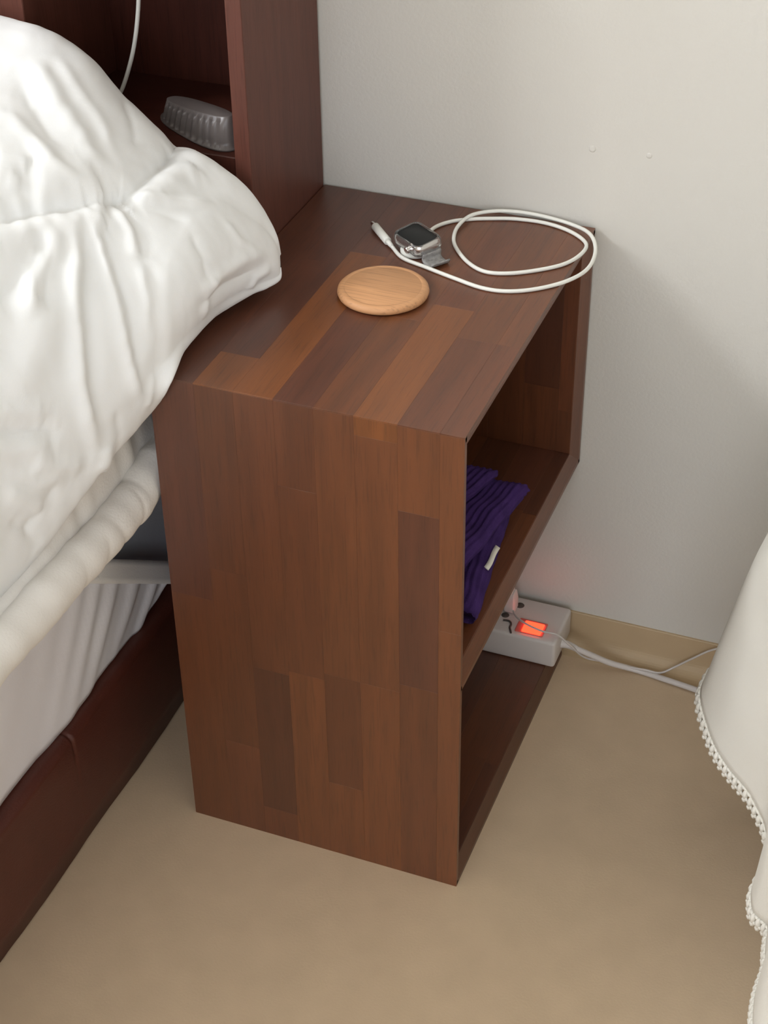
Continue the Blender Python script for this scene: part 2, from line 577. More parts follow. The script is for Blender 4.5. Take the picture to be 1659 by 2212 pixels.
# padded side rail with a soft top edge and one small crease in its cover
def rail(y0, y1, crease):
    ys = np.sort(np.concatenate([np.linspace(y0, y1, 90), np.linspace(crease-0.012, crease+0.012, 25)]))
    n = len(ys)
    base = [(-0.128, 0.004), (-0.128, 0.13)]
    for k in range(6):
        an = math.radians(180-90*k/5)
        base.append((-0.120+0.008*math.cos(an), 0.140+0.008*math.sin(an)))
    base.append((-0.108, 0.1486))
    for k in range(7):
        an = math.radians(90-90*k/6)
        base.append((-0.096+0.010*math.cos(an), 0.138+0.010*math.sin(an)))
    base += [(-0.0862, 0.115), (-0.0858, 0.07), (-0.086, 0.03), (-0.0862, 0.004)]
    G = np.zeros((n, len(base), 3))
    for i, y in enumerate(ys):
        for j, (x, z) in enumerate(base):
            dy = y - crease + 0.15*max(0.13-z, 0)
            sq = 0.0022*math.exp(-(dy/0.0022)**2)*min(max((z-0.105)/0.03, 0), 1)
            wv = 0.0009*math.sin(y*31+z*40) + 0.0007*noise.noise(Vector((y*25, z*30, x*10)))
            G[i, j] = (x - sq*(1 if x > -0.1 else -0.5) + wv, y, z - sq*0.7 + (wv if z > 0.1 else 0))
    return link('side_rail', grid_mesh('side_rail', G, True, True), M_rail, bed, True)
rail(-1.70, HY, -0.074)

# mattress, its fitted sheet with the corner folds, and the pad with its elastic corner strap
mat_o = tag(link('mattress', from_bm('mattress', box_bm(-1.16, -0.106, -1.66, 0.210, 0.16, 0.385, 0.014, 3)), M_mattress, None, True),
            'blue-grey mattress showing beside the nightstand under white bedding', 'mattress')
nu, nv = 220, 26
G = np.zeros((nu, nv, 3))
for i in range(nu):
    y = -1.6 + (0.214+1.6)*(1-(1-i/(nu-1))**2.2)
    for j in range(nv):
        t = j/(nv-1)
        z_top = min(0.385, 0.3567 - 0.758*(y+0.06) - 0.012)
        z_bot = 0.1493 + 5.0*max(y-0.085, 0)**2
        z = z_top + (z_bot-z_top)*t
        x = -0.0905 - 0.0115*t**1.6
        k = y + 0.55*(0.272-z)                      # folds slant down towards the foot end
        env = math.exp(-((y-0.10)/0.13)**2)
        w = 0.0036*env*(0.35+0.65*math.sin(math.pi*min(t*0.8+0.1, 1)))*math.sin(k*2*math.pi/0.047+0.9*math.sin(k*31))
        w += 0.0022*math.sin(k*2*math.pi/0.19+1.1)*t
        x += max(w, -0.0012) + 0.0016
        if y > 0.17:
            x -= (y-0.17)**2*7
        z += 0.0012*math.sin(y*33+0.6)*t
        G[i, j] = (x, y, z)
sheet = link('bed_sheet', grid_mesh('bed_sheet', G), M_sheet, None, True)
sm = sheet.modifiers.new('cloth_thickness', 'SOLIDIFY')
sm.thickness = 0.0015
sm.offset = -1
tag(sheet, 'pale grey fitted sheet creased down the mattress side above the dark rail', 'sheet')

pad = empty('mattress_pad', (-0.4, -0.5, 0.39))
tag(pad, 'white quilted bed pad with gathered rolled edge under the duvet', 'mattress pad')
nu = 640
us = np.linspace(0, 1, nu)
ys = 0.205 - 1.8*us**1.5
zr = np.interp(-ys, [-0.21, -0.0262, 0.01, 0.0626, 0.1318, 0.2839, 1.7], [0.421, 0.4195, 0.4085, 0.4076, 0.4106, 0.415, 0.42])
RR = 0.0175
sec = []
NR = 22
G = np.zeros((nu, 20+NR, 3))
for i in range(nu):
    y = ys[i]
    a = min(max((y+0.22)/0.20, 0), 1)
    a = a*a*(3-2*a)
    hi = [(-0.50, 0.43), (-0.16, 0.43+0.045*a), (-0.095+.01*a, 0.432+0.062*a), (-0.058+0.012*a, 0.432+0.055*a), (-0.040+0.004*a, 0.429+0.022*a), (-0.0335, 0.4225+zr[i]-0.41)]
    band = spline(hi, 20)
    for j in range(20):
        t = j/19
        rip = 0.0034*noise.noise(Vector((y*55, t*1.2, 4.0)))*math.exp(-((t-0.75)/0.28)**2)
        G[i, j] = (band[j][0]+rip*0.9, y, band[j][1]+rip*0.6)
    for j in range(NR):
        ang = math.radians(140 - 300*j/(NR-1))
        r = RR*(1+0.09*noise.noise(Vector((y*26, ang*0.6, 2.0)))+0.015*math.sin(y*2*math.pi/0.030+1.6*math.sin(y*15)+0.5*ang))
        for yc, tw in ((-0.024, 0.004), (-0.061, -0.005), (-0.088, 0.006), (-0.127, 0.003), (-0.171, -0.006), (-0.214, 0.005), (-0.27, 0.004)):
            r -= 0.0016*math.exp(-abs(y-yc-tw*math.sin(ang*1.3))/0.0035)*max(0, math.cos(ang-0.3-yc*9))
        G[i, 20+j] = (-0.0225+r*math.cos(ang), y, zr[i]+r*math.sin(ang)*1.12)
q = link('quilted_cover', grid_mesh('quilted_cover', G), M_pad, pad, True)
sm = q.modifiers.new('cloth_thickness', 'SOLIDIFY')
sm.thickness = 0.0015
sm.offset = -1
# the strap slants down across the mattress side towards the head end
n = 30
G = np.zeros((n, 5, 3))
for i in range(n):
    t = i/(n-1)
    y = -0.06 + 0.25*t
    zc = 0.3567 - 0.758*(y+0.06) - 0.0
    for j in range(5):
        v = j/4
        G[i, j] = (-0.0856 + 0.0004*math.sin(y*60) - (max(y-0.15, 0)**2*9), y-0.0045*v, zc + 0.0045 - 0.0275*v)
st = link('corner_strap', grid_mesh('corner_strap', G), M_band, pad, True)
st['label'] = 'flat white elastic corner strap'
sm = st.modifiers.new('cloth_thickness', 'SOLIDIFY')
sm.thickness = 0.0012

# ------------------------------------------------------------------ duvet
DUVET_NET = [[[0.0427,0.1875,0.572],[0.0449,0.183,0.5722],[0.0466,0.1793,0.5716],[0.048,0.1765,0.5706],[0.0491,0.1743,0.5691],[0.0496,0.1731,0.5675],[0.0496,0.1732,0.566],[0.0376,0.1772,0.566],[0.0267,0.1915,0.564]],[[0.0383,0.1895,0.586],[0.0436,0.1787,0.5851],[0.0472,0.1716,0.5813],[0.0495,0.1671,0.576],[0.0507,0.1652,0.5692],[0.0505,0.1659,0.5621],[0.0491,0.169,0.556],[0.0178,0.1817,0.557],[0.011,0.1922,0.556]],[[0.0268,0.197,0.5994],[0.0365,0.1748,0.5998],[0.0424,0.16,0.5948],[0.0458,0.1505,0.5868],[0.0468,0.1459,0.5759],[0.0453,0.1468,0.5639],[0.0418,0.1526,0.553],[-0.0089,0.1739,0.555],[-0.0119,0.1983,0.556]],[[0.0124,0.2,0.6168],[0.0245,0.1611,0.6192],[0.034,0.1356,0.6132],[0.0391,0.1189,0.6024],[0.04,0.1103,0.5868],[0.0368,0.1106,0.5688],[0.0278,0.1273,0.552],[-0.0422,0.1573,0.555],[-0.0376,0.2,0.556]],[[-0.0076,0.2,0.6349],[0.0103,0.1479,0.6366],[0.0241,0.1118,0.6291],[0.0318,0.0874,0.6154],[0.0339,0.0734,0.5953],[0.0303,0.0715,0.5717],[0.0159,0.0891,0.551],[-0.0541,0.1191,0.554],[-0.0576,0.2,0.556]],[[-0.0392,0.2,0.653],[-0.0061,0.1364,0.6505],[0.0124,0.0907,0.6404],[0.0237,0.0585,0.6232],[0.0282,0.0384,0.5985],[0.0257,0.0326,0.5698],[0.0153,0.0309,0.549],[-0.0547,0.0609,0.553],[-0.0892,0.2,0.556]],[[-0.0565,0.2,0.6614],[-0.0239,0.1268,0.6618],[-0.001,0.0728,0.6475],[0.0138,0.0337,0.6256],[0.0209,0.0077,0.5953],[0.0199,-0.0021,0.5608],[0.0229,-0.007,0.5402],[-0.045,0.03,0.53],[-0.05,0.19,0.56]],[[-0.0756,0.2,0.6703],[-0.0443,0.1171,0.6744],[-0.0171,0.055,0.6542],[0.0008,0.0092,0.6258],[0.0101,-0.0223,0.5881],[0.0099,-0.036,0.546],[0.0004,-0.005,0.5051],[-0.0696,0.025,0.5081],[-0.1256,0.2,0.5703]],[[-0.1129,0.2,0.7006],[-0.0685,0.1054,0.6915],[-0.0364,0.034,0.6639],[-0.0151,-0.0195,0.6276],[-0.0037,-0.0572,0.5807],[-0.0033,-0.0753,0.5292],[-0.012,-0.0763,0.4848],[-0.082,-0.0463,0.4878],[-0.1629,0.2,0.6006]],[[-0.149,0.2,0.7376],[-0.0961,0.092,0.7102],[-0.0577,0.0098,0.6756],[-0.032,-0.0521,0.6314],[-0.018,-0.0967,0.5753],[-0.0168,-0.1194,0.5138],[-0.03,-0.1189,0.4558],[-0.1,-0.0889,0.4588],[-0.199,0.2,0.6376]],[[-0.1896,0.2,0.7564],[-0.1252,0.0778,0.7259],[-0.0791,-0.0157,0.686],[-0.048,-0.0864,0.6359],[-0.0305,-0.1379,0.5721],[-0.0281,-0.1652,0.5019],[-0.045,-0.1609,0.4304],[-0.115,-0.1309,0.4334],[-0.2396,0.2,0.6564]],[[-0.2324,0.2,0.762],[-0.1548,0.0631,0.7376],[-0.1001,-0.0418,0.6946],[-0.0628,-0.1215,0.6405],[-0.0412,-0.1799,0.5708],[-0.0371,-0.2118,0.4932],[-0.05,-0.2133,0.422],[-0.12,-0.1833,0.425],[-0.2824,0.2,0.662]],[[-0.2761,0.2,0.7663],[-0.1859,0.0498,0.7431],[-0.1207,-0.0669,0.7012],[-0.0748,-0.1566,0.6475],[-0.0465,-0.2239,0.5772],[-0.0383,-0.2627,0.4971],[-0.05,-0.2683,0.4219],[-0.12,-0.2383,0.4249],[-0.3261,0.2,0.6663]],[[-0.3259,0.2,0.7683],[-0.2216,0.0364,0.7468],[-0.1446,-0.0925,0.7065],[-0.0891,-0.1928,0.654],[-0.0531,-0.2697,0.5836],[-0.0399,-0.3161,0.5014],[-0.05,-0.3264,0.4224],[-0.12,-0.2964,0.4254],[-0.3759,0.2,0.6683]],[[-0.48,0.17,0.82],[-0.3459,0.0043,0.8149],[-0.2382,-0.1389,0.7754],[-0.1536,-0.2598,0.7147],[-0.0898,-0.3627,0.6277],[-0.0538,-0.4363,0.5229],[-0.05,-0.47,0.42],[-0.15,-0.47,0.43],[-0.394,0.042,0.6]],[[-0.8,0.02,0.8],[-0.6138,-0.1185,0.8307],[-0.4466,-0.2516,0.8065],[-0.3019,-0.3728,0.749],[-0.177,-0.4845,0.6559],[-0.0884,-0.5716,0.5388],[-0.05,-0.62,0.42],[-0.15,-0.62,0.43],[-0.65,-0.108,0.584]],[[-1.15,-0.5,0.6],[-0.9304,-0.5765,0.6996],[-0.707,-0.662,0.7233],[-0.4954,-0.7475,0.6995],[-0.2949,-0.833,0.6311],[-0.1368,-0.905,0.531],[-0.05,-0.95,0.42],[-0.15,-0.95,0.43],[-0.93,-0.59,0.424]],[[-1.2,-1.1,0.56],[-0.9768,-1.134,0.6469],[-0.746,-1.172,0.6695],[-0.5253,-1.21,0.6517],[-0.3141,-1.248,0.5961],[-0.1452,-1.28,0.513],[-0.05,-1.3,0.42],[-0.15,-1.3,0.43],[-0.97,-1.14,0.392]],[[-1.2,-1.62,0.54],[-0.9801,-1.6251,0.6173],[-0.7507,-1.6308,0.6379],[-0.5303,-1.6365,0.6229],[-0.3182,-1.6422,0.5745],[-0.1476,-1.647,0.5017],[-0.05,-1.65,0.42],[-0.15,-1.65,0.43],[-0.97,-1.626,0.376]]]
DUVET_FOLDS = [(-0.02,0.016,[[-0.124,-0.0766,0.6997],[-0.1217,-0.0727,0.7003],[-0.1173,-0.0671,0.6994],[-0.1137,-0.0628,0.6984],[-0.1103,-0.0585,0.6973],[-0.1069,-0.0542,0.6962],[-0.1036,-0.05,0.6951],[-0.1002,-0.0456,0.6938],[-0.0967,-0.0412,0.6925],[-0.092,-0.0353,0.6907],[-0.0892,-0.0254,0.6909],[-0.0844,-0.0196,0.6889],[-0.0814,-0.01,0.6888],[-0.0752,-0.0029,0.6859],[-0.0719,0.0062,0.6854],[-0.0657,0.0131,0.6822],[-0.0609,0.0231,0.6805],[-0.0573,0.0316,0.6793],[-0.0536,0.0399,0.6778],[-0.0498,0.0478,0.6762],[-0.0449,0.0566,0.6739]]),
 (-0.01,0.014,[[-0.0511,0.0467,0.677],[-0.0498,0.0478,0.6762],[-0.0486,0.049,0.6755],[-0.0474,0.0544,0.6754],[-0.0462,0.0555,0.6746],[-0.0449,0.0566,0.6739],[-0.0437,0.0577,0.6732],[-0.0426,0.0628,0.6731],[-0.0414,0.0638,0.6723]]),
 (-0.013,0.01,[[-0.0473,0.0502,0.6747],[-0.0462,0.0555,0.6746],[-0.0437,0.0577,0.6732],[-0.0426,0.0628,0.6731],[-0.0402,0.0649,0.6716],[-0.0406,0.0767,0.673],[-0.0398,0.0853,0.6729],[-0.0402,0.0968,0.6733],[-0.0405,0.1045,0.6732],[-0.042,0.119,0.6728],[-0.0423,0.1313,0.6719],[-0.0431,0.1445,0.6716],[-0.0441,0.1583,0.671],[-0.0449,0.1626,0.671],[-0.0474,0.1708,0.6712],[-0.0482,0.1749,0.6709],[-0.0504,0.1822,0.6704],[-0.0566,0.1964,0.666],[-0.0556,0.1941,0.6674],[-0.0556,0.1941,0.6674],[-0.0556,0.1941,0.6674],[-0.0547,0.1941,0.667],[-0.0547,0.1941,0.667],[-0.0547,0.1941,0.667],[-0.0547,0.1941,0.667]]),
 (0.007,0.014,[[-0.0342,0.0661,0.6676],[-0.0321,0.0718,0.6667],[-0.0323,0.0793,0.6676],[-0.0315,0.0875,0.6676],[-0.0306,0.0955,0.6673],[-0.0297,0.1033,0.6668],[-0.0301,0.1174,0.6663],[-0.0295,0.1286,0.6647],[-0.0297,0.1409,0.6639],[-0.027,0.1462,0.6621],[-0.0232,0.1516,0.66],[-0.0191,0.1568,0.6578],[-0.0172,0.1649,0.6566]]),
 (0.004,0.006,[[-0.039,0.0659,0.6709],[-0.0355,0.0689,0.6688],[-0.0333,0.0746,0.6679],[-0.0301,0.0811,0.6663],[-0.0257,0.0845,0.6637],[-0.0215,0.0911,0.6617],[-0.0163,0.0949,0.6589],[-0.0124,0.1012,0.6567],[-0.0076,0.1079,0.654],[-0.003,0.1145,0.6511],[0.0005,0.1204,0.6485],[0.0039,0.1293,0.6451],[0.0064,0.1372,0.6419]]),
 (-0.003,0.007,[[-0.0377,0.063,0.6696],[-0.0331,0.0671,0.6669],[-0.0274,0.0683,0.6631],[-0.0231,0.0722,0.6608],[-0.0179,0.0767,0.6582],[-0.011,0.0796,0.6544],[-0.0046,0.0826,0.6509],[0.0021,0.0869,0.6472],[0.0083,0.0916,0.6436]]),
 (0.01,0.018,[[-0.1196,-0.0872,0.6951],[-0.1135,-0.085,0.6937],[-0.1102,-0.0805,0.6929],[-0.1068,-0.0759,0.6918],[-0.1036,-0.0714,0.6907],[-0.0994,-0.0654,0.6892],[-0.0972,-0.0553,0.6898],[-0.0928,-0.0493,0.6881],[-0.0882,-0.0431,0.6864],[-0.0825,-0.0354,0.6841],[-0.0797,-0.0256,0.6843],[-0.0738,-0.0181,0.6817],[-0.0707,-0.0086,0.6814],[-0.0647,-0.0013,0.6785],[-0.0599,0.0044,0.6761],[-0.0565,0.0133,0.6754],[-0.053,0.022,0.6744],[-0.0493,0.0261,0.6723],[-0.0482,0.0318,0.6724],[-0.0445,0.0357,0.6703],[-0.0421,0.0424,0.6697]]),
 (0.006,0.03,[[-0.0998,0.0122,0.7047],[-0.0944,0.0172,0.7022],[-0.0876,0.0233,0.6988],[-0.084,0.032,0.6977],[-0.0771,0.0379,0.694],[-0.0734,0.0461,0.6925],[-0.0692,0.0495,0.6901],[-0.0653,0.0575,0.6883],[-0.0613,0.0652,0.6863]]),
 (0.009,0.008,[[-0.0602,0.0092,0.6773],[-0.0547,0.0009,0.6713],[-0.052,-0.0053,0.6676],[-0.0483,-0.0097,0.6634],[-0.0435,-0.0167,0.6572],[-0.0401,-0.0249,0.6513],[-0.039,-0.0319,0.6477],[-0.0359,-0.0397,0.6415],[-0.033,-0.0471,0.635],[-0.0312,-0.052,0.6305],[-0.0286,-0.0547,0.6258],[-0.027,-0.0593,0.6211],[-0.0246,-0.0617,0.6162],[-0.021,-0.068,0.6064],[-0.0192,-0.0738,0.5989],[-0.0164,-0.0788,0.5889],[-0.0151,-0.0836,0.5813],[-0.0123,-0.0848,0.5717],[-0.0108,-0.0862,0.5644],[-0.0096,-0.0871,0.557],[-0.0086,-0.0885,0.5472],[-0.0073,-0.0874,0.5359],[-0.0067,-0.0859,0.5233],[-0.0059,-0.0857,0.5122],[-0.0051,-0.0848,0.5014]]),
 (-0.008,0.01,[[-0.0541,0.0161,0.6741],[-0.05,0.0068,0.6689],[-0.045,-0.0006,0.663],[-0.0414,-0.0091,0.6576],[-0.0381,-0.0129,0.6534],[-0.0349,-0.0207,0.6477],[-0.0319,-0.0283,0.6418],[-0.0291,-0.0355,0.6357],[-0.0265,-0.0425,0.6294],[-0.0232,-0.0473,0.6226],[-0.0217,-0.0516,0.6181],[-0.0187,-0.0557,0.6111],[-0.0169,-0.0616,0.604],[-0.0139,-0.0667,0.5944],[-0.0118,-0.0694,0.5873],[-0.0095,-0.073,0.578],[-0.0088,-0.0769,0.5707],[-0.0073,-0.0791,0.5611],[-0.0063,-0.0796,0.5541],[-0.0055,-0.0805,0.5447],[-0.0051,-0.0808,0.5358]]),
 (0.006,0.006,[[-0.0508,0.0336,0.6747],[-0.0481,0.0274,0.6716],[-0.0454,0.0214,0.6684],[-0.0429,0.0155,0.6651],[-0.0405,0.0098,0.6618],[-0.0359,0.0073,0.6574],[-0.0315,0.001,0.6518],[-0.0264,-0.0033,0.6458],[-0.0226,-0.0088,0.6402],[-0.0181,-0.0122,0.6344],[-0.0132,-0.0171,0.6267],[-0.0102,-0.0213,0.621],[-0.006,-0.0251,0.6132],[-0.0035,-0.0284,0.6074],[-0,-0.0309,0.5997],[0.0023,-0.0346,0.592],[0.005,-0.0355,0.5849],[0.0065,-0.0379,0.5775],[0.0084,-0.0381,0.5706],[0.0092,-0.0396,0.5633],[0.0102,-0.0382,0.555],[0.0102,-0.0362,0.5481],[0.0103,-0.032,0.5413],[0.0096,-0.0308,0.534],[0.0097,-0.0251,0.5254]]),
 (-0.006,0.008,[[-0.0458,0.0387,0.6718],[-0.0432,0.0327,0.6688],[-0.0406,0.0269,0.6657],[-0.0382,0.0212,0.6626],[-0.0359,0.0157,0.6595],[-0.0304,0.0106,0.6537],[-0.0263,0.0046,0.6484],[-0.0214,0.0006,0.6427],[-0.0169,-0.0029,0.6371],[-0.0135,-0.0077,0.6317],[-0.0095,-0.0104,0.6262],[-0.0057,-0.0126,0.6208],[-0.0022,-0.0145,0.6153],[0.0007,-0.0194,0.6081],[0.0044,-0.0231,0.5991],[0.0065,-0.0264,0.5919],[0.0093,-0.0292,0.5815],[0.0104,-0.0314,0.5744],[0.0118,-0.031,0.5679],[0.0122,-0.0318,0.5591],[0.0121,-0.0301,0.5507]]),
 (0.005,0.006,[[-0.0423,0.0506,0.6711],[-0.0374,0.0471,0.667],[-0.0326,0.0439,0.663],[-0.0281,0.0409,0.6592],[-0.0238,0.0382,0.6555],[-0.0207,0.0346,0.6524],[-0.0167,0.0288,0.648],[-0.0131,0.0234,0.6436],[-0.0114,0.0191,0.6408]]),
 (-0.004,0.006,[[-0.0387,0.054,0.6691],[-0.0339,0.0506,0.6651],[-0.0293,0.0474,0.6612],[-0.0237,0.0457,0.657],[-0.0195,0.0431,0.6536],[-0.0156,0.0372,0.6494],[-0.0128,0.034,0.6465],[-0.0093,0.0288,0.6423],[-0.006,0.024,0.6381]]),
 (0.006,0.008,[[-0.0632,-0.0047,0.6767],[-0.0614,-0.0128,0.6734],[-0.0597,-0.0208,0.67],[-0.058,-0.0287,0.6664],[-0.0564,-0.0365,0.6627],[-0.0571,-0.043,0.6615],[-0.0566,-0.0525,0.6579],[-0.056,-0.0621,0.6542],[-0.0566,-0.0687,0.6525],[-0.055,-0.0765,0.6481],[-0.0535,-0.0843,0.6434],[-0.052,-0.0919,0.6386],[-0.0498,-0.0976,0.6333]]),
 (-0.006,0.01,[[-0.0699,-0.0186,0.6786],[-0.0679,-0.0269,0.675],[-0.066,-0.0352,0.6714],[-0.0656,-0.0402,0.6697],[-0.0637,-0.0483,0.6658],[-0.0629,-0.0582,0.6622],[-0.0645,-0.0666,0.661],[-0.0651,-0.0734,0.6593],[-0.0656,-0.0803,0.6576],[-0.067,-0.089,0.6562],[-0.0673,-0.096,0.6543],[-0.07,-0.1015,0.6553],[-0.0702,-0.1086,0.6535]]),
 (0.0004,0.012,[[-0.0249,0.0557,0.6596],[-0.0195,0.054,0.6556],[-0.0145,0.0524,0.652],[-0.0098,0.0512,0.6487],[-0.0045,0.048,0.6446],[0.0011,0.0435,0.6397],[0.0068,0.0381,0.6337],[0.0118,0.0339,0.6277],[0.0168,0.0323,0.6215],[0.0185,0.0298,0.6178],[0.021,0.028,0.6128],[0.0225,0.0253,0.6076],[0.0242,0.0248,0.6026],[0.0251,0.0235,0.5975],[0.0256,0.0225,0.5907],[0.0257,0.0229,0.5852],[0.0255,0.0235,0.5783],[0.0247,0.0225,0.5715],[0.024,0.0214,0.5668],[0.0242,0.0177,0.5619],[0.0193,0.026,0.5497]]),
 (-0.0015,0.012,[[0.0093,0.0065,0.615],[0.012,0.0052,0.6107],[0.0138,0.0029,0.6063],[0.0156,-0.0002,0.6002],[0.0177,-0.001,0.5947],[0.0181,-0.0043,0.5883],[0.0181,-0.0078,0.5798],[0.0178,-0.0099,0.5728],[0.0174,-0.0118,0.5644],[0.0166,-0.0146,0.5574],[0.0164,-0.0163,0.5506],[0.0159,-0.0182,0.5436],[0.015,-0.0181,0.5357]]),
 (0.0015,0.008,[[0.0068,0.0381,0.6337],[0.0092,0.0315,0.629],[0.012,0.0267,0.6241],[0.0139,0.0209,0.6188],[0.0165,0.0157,0.612],[0.0184,0.0125,0.6064],[0.0201,0.0091,0.5993],[0.0218,0.0078,0.591],[0.022,0.0066,0.5818],[0.0214,0.0049,0.5737],[0.0209,0.0034,0.5663],[0.022,0.0005,0.5579],[0.0237,-0.0053,0.5523]]),
 (0.006,0.01,[[-0.0484,-0.1761,0.595],[-0.0463,-0.1716,0.5907],[-0.0453,-0.167,0.5902],[-0.0442,-0.1624,0.5899],[-0.0417,-0.1577,0.5864],[-0.0404,-0.1531,0.5864],[-0.0378,-0.1484,0.5833],[-0.0345,-0.1412,0.5805],[-0.0319,-0.1363,0.5777],[-0.0294,-0.1311,0.575],[-0.0276,-0.1282,0.5724],[-0.0252,-0.1228,0.57],[-0.0224,-0.1188,0.5648]]),
 (0.006,0.01,[[-0.0427,-0.19,0.5714],[-0.042,-0.1851,0.5708],[-0.0402,-0.1798,0.567],[-0.0397,-0.1774,0.5669],[-0.0376,-0.172,0.5636],[-0.0354,-0.1666,0.5606],[-0.0332,-0.1612,0.558],[-0.0309,-0.1556,0.5555],[-0.0287,-0.1499,0.5531],[-0.0266,-0.1441,0.5508],[-0.0236,-0.137,0.5459],[-0.0214,-0.1319,0.5409],[-0.0194,-0.1255,0.5392]]),
 (-0.005,0.01,[[-0.0455,-0.1811,0.5847],[-0.0431,-0.1739,0.5804],[-0.042,-0.1692,0.5801],[-0.0397,-0.1642,0.5767],[-0.0373,-0.1592,0.5736],[-0.0331,-0.1511,0.5679],[-0.0308,-0.1458,0.5654],[-0.0278,-0.1379,0.563],[-0.0245,-0.1314,0.5579],[-0.0229,-0.128,0.5555],[-0.0205,-0.1233,0.5506],[-0.0183,-0.1172,0.5488],[-0.0161,-0.1121,0.5444]]),
 (0.008,0.018,[[-0.0455,-0.0625,0.6428],[-0.0433,-0.0679,0.6381],[-0.0422,-0.0751,0.6335],[-0.0411,-0.0823,0.6286],[-0.04,-0.0894,0.6236],[-0.039,-0.0965,0.6184],[-0.038,-0.1035,0.613],[-0.0387,-0.1101,0.6104],[-0.0386,-0.1192,0.6047],[-0.0393,-0.126,0.6018],[-0.0422,-0.1348,0.602],[-0.0435,-0.1439,0.599],[-0.044,-0.1508,0.596]]),
 (0.004,0.008,[[-0.1607,0.062,0.7393],[-0.1526,0.0588,0.7364],[-0.1447,0.0561,0.7333],[-0.1398,0.0587,0.7315],[-0.1324,0.0565,0.7278],[-0.1211,0.0507,0.7216],[-0.1142,0.0491,0.7178],[-0.1038,0.0444,0.7114],[-0.0954,0.0393,0.7058],[-0.0877,0.0397,0.7011],[-0.0803,0.0405,0.6964],[-0.0731,0.0414,0.6917],[-0.0658,0.0379,0.6863]]),
 (0.005,0.01,[[-0.1681,0.1363,0.7523],[-0.1588,0.1309,0.7484],[-0.1498,0.1258,0.7441],[-0.1411,0.1209,0.7394],[-0.1326,0.1164,0.7345],[-0.1236,0.1058,0.7281],[-0.1141,0.1029,0.7222],[-0.1044,0.0949,0.7155],[-0.0958,0.0933,0.71],[-0.0867,0.0825,0.7039],[-0.0784,0.0773,0.6984],[-0.0704,0.0727,0.6929],[-0.0627,0.0641,0.6871]]),
 (-0.004,0.009,[[-0.1643,0.1064,0.7464],[-0.1554,0.1015,0.7425],[-0.1468,0.0971,0.7384],[-0.1375,0.0866,0.7328],[-0.1296,0.0834,0.7286],[-0.1196,0.0759,0.7229],[-0.1102,0.0693,0.7173],[-0.1032,0.0676,0.7132],[-0.093,0.063,0.7067]]),
 (0.003,0.007,[[-0.1569,0.1588,0.7514],[-0.1477,0.1537,0.747],[-0.1408,0.1484,0.7432],[-0.1321,0.1436,0.7381],[-0.1256,0.1385,0.7337],[-0.1175,0.134,0.7281],[-0.1096,0.1298,0.7224],[-0.1004,0.1264,0.7151],[-0.0931,0.1229,0.7092],[-0.0877,0.119,0.7049],[-0.0805,0.1109,0.6996],[-0.0737,0.1039,0.6951],[-0.0658,0.0987,0.6902]]),
 (0.004,0.007,[[-0.1326,0.0101,0.7219],[-0.1258,0.0086,0.7186],[-0.1215,0.012,0.7171],[-0.1173,0.0155,0.7154],[-0.1145,0.0178,0.7142],[-0.1117,0.0202,0.713],[-0.1103,0.0213,0.7123],[-0.1067,0.0182,0.7098],[-0.1039,0.0206,0.7085]]),
 (0.004,0.007,[[-0.1214,-0.0077,0.7135],[-0.1187,-0.0053,0.7126],[-0.1159,-0.0028,0.7116],[-0.1132,-0.0004,0.7106],[-0.1105,0.0021,0.7095],[-0.107,-0.0009,0.707],[-0.1044,0.0016,0.7058],[-0.1031,0.0029,0.7052],[-0.1004,0.0055,0.7041]]),
 (-0.005,0.008,[[-0.1134,0.2,0.701],[-0.0966,0.1765,0.7051],[-0.0906,0.1678,0.7028],[-0.0867,0.1633,0.7007],[-0.0809,0.1592,0.6969],[-0.0755,0.15,0.694],[-0.072,0.1456,0.6918],[-0.0671,0.1366,0.6887],[-0.0624,0.1331,0.6855]]),
 (-0.005,0.007,[[-0.0506,0.1783,0.6714],[-0.049,0.1746,0.6714],[-0.0482,0.1706,0.6717],[-0.0457,0.1623,0.6715],[-0.0441,0.1583,0.671],[-0.0433,0.1538,0.671],[-0.0421,0.1449,0.6709],[-0.0417,0.1404,0.671],[-0.04,0.1322,0.6705]]),
 (0.004,0.007,[[0.0287,0.0425,0.6007],[0.0304,0.0521,0.6001],[0.0316,0.0604,0.6004],[0.0329,0.0694,0.6012],[0.0342,0.0782,0.6016],[0.0359,0.0891,0.6009],[0.0376,0.1,0.5995],[0.0388,0.1098,0.5998],[0.0403,0.1212,0.5986],[0.0421,0.1318,0.5953],[0.0434,0.1406,0.5931],[0.045,0.1517,0.5896],[0.0463,0.1628,0.5862]]),
 (-0.004,0.006,[[0.0302,0.0481,0.5883],[0.0317,0.0585,0.5891],[0.0332,0.0689,0.5882],[0.0349,0.0799,0.5889],[0.0364,0.0889,0.5892],[0.0385,0.1019,0.5872],[0.0408,0.1146,0.5847],[0.0429,0.1259,0.5836],[0.0453,0.1388,0.5818]]),
 (0.003,0.006,[[0.0277,0.0586,0.5685],[0.03,0.0574,0.5762],[0.0311,0.0575,0.582],[0.0318,0.0601,0.5866],[0.0321,0.0612,0.5912],[0.0328,0.0659,0.593],[0.0332,0.0695,0.5969],[0.0339,0.0743,0.5982],[0.0342,0.0782,0.6016]]),
 (0.003,0.005,[[0.0401,0.128,0.5632],[0.0406,0.1287,0.5659],[0.0423,0.1321,0.5679],[0.0435,0.1336,0.5707],[0.0444,0.1355,0.5735],[0.0457,0.1413,0.5732],[0.0468,0.1463,0.5735],[0.0481,0.1521,0.5733],[0.0496,0.159,0.5724]]),
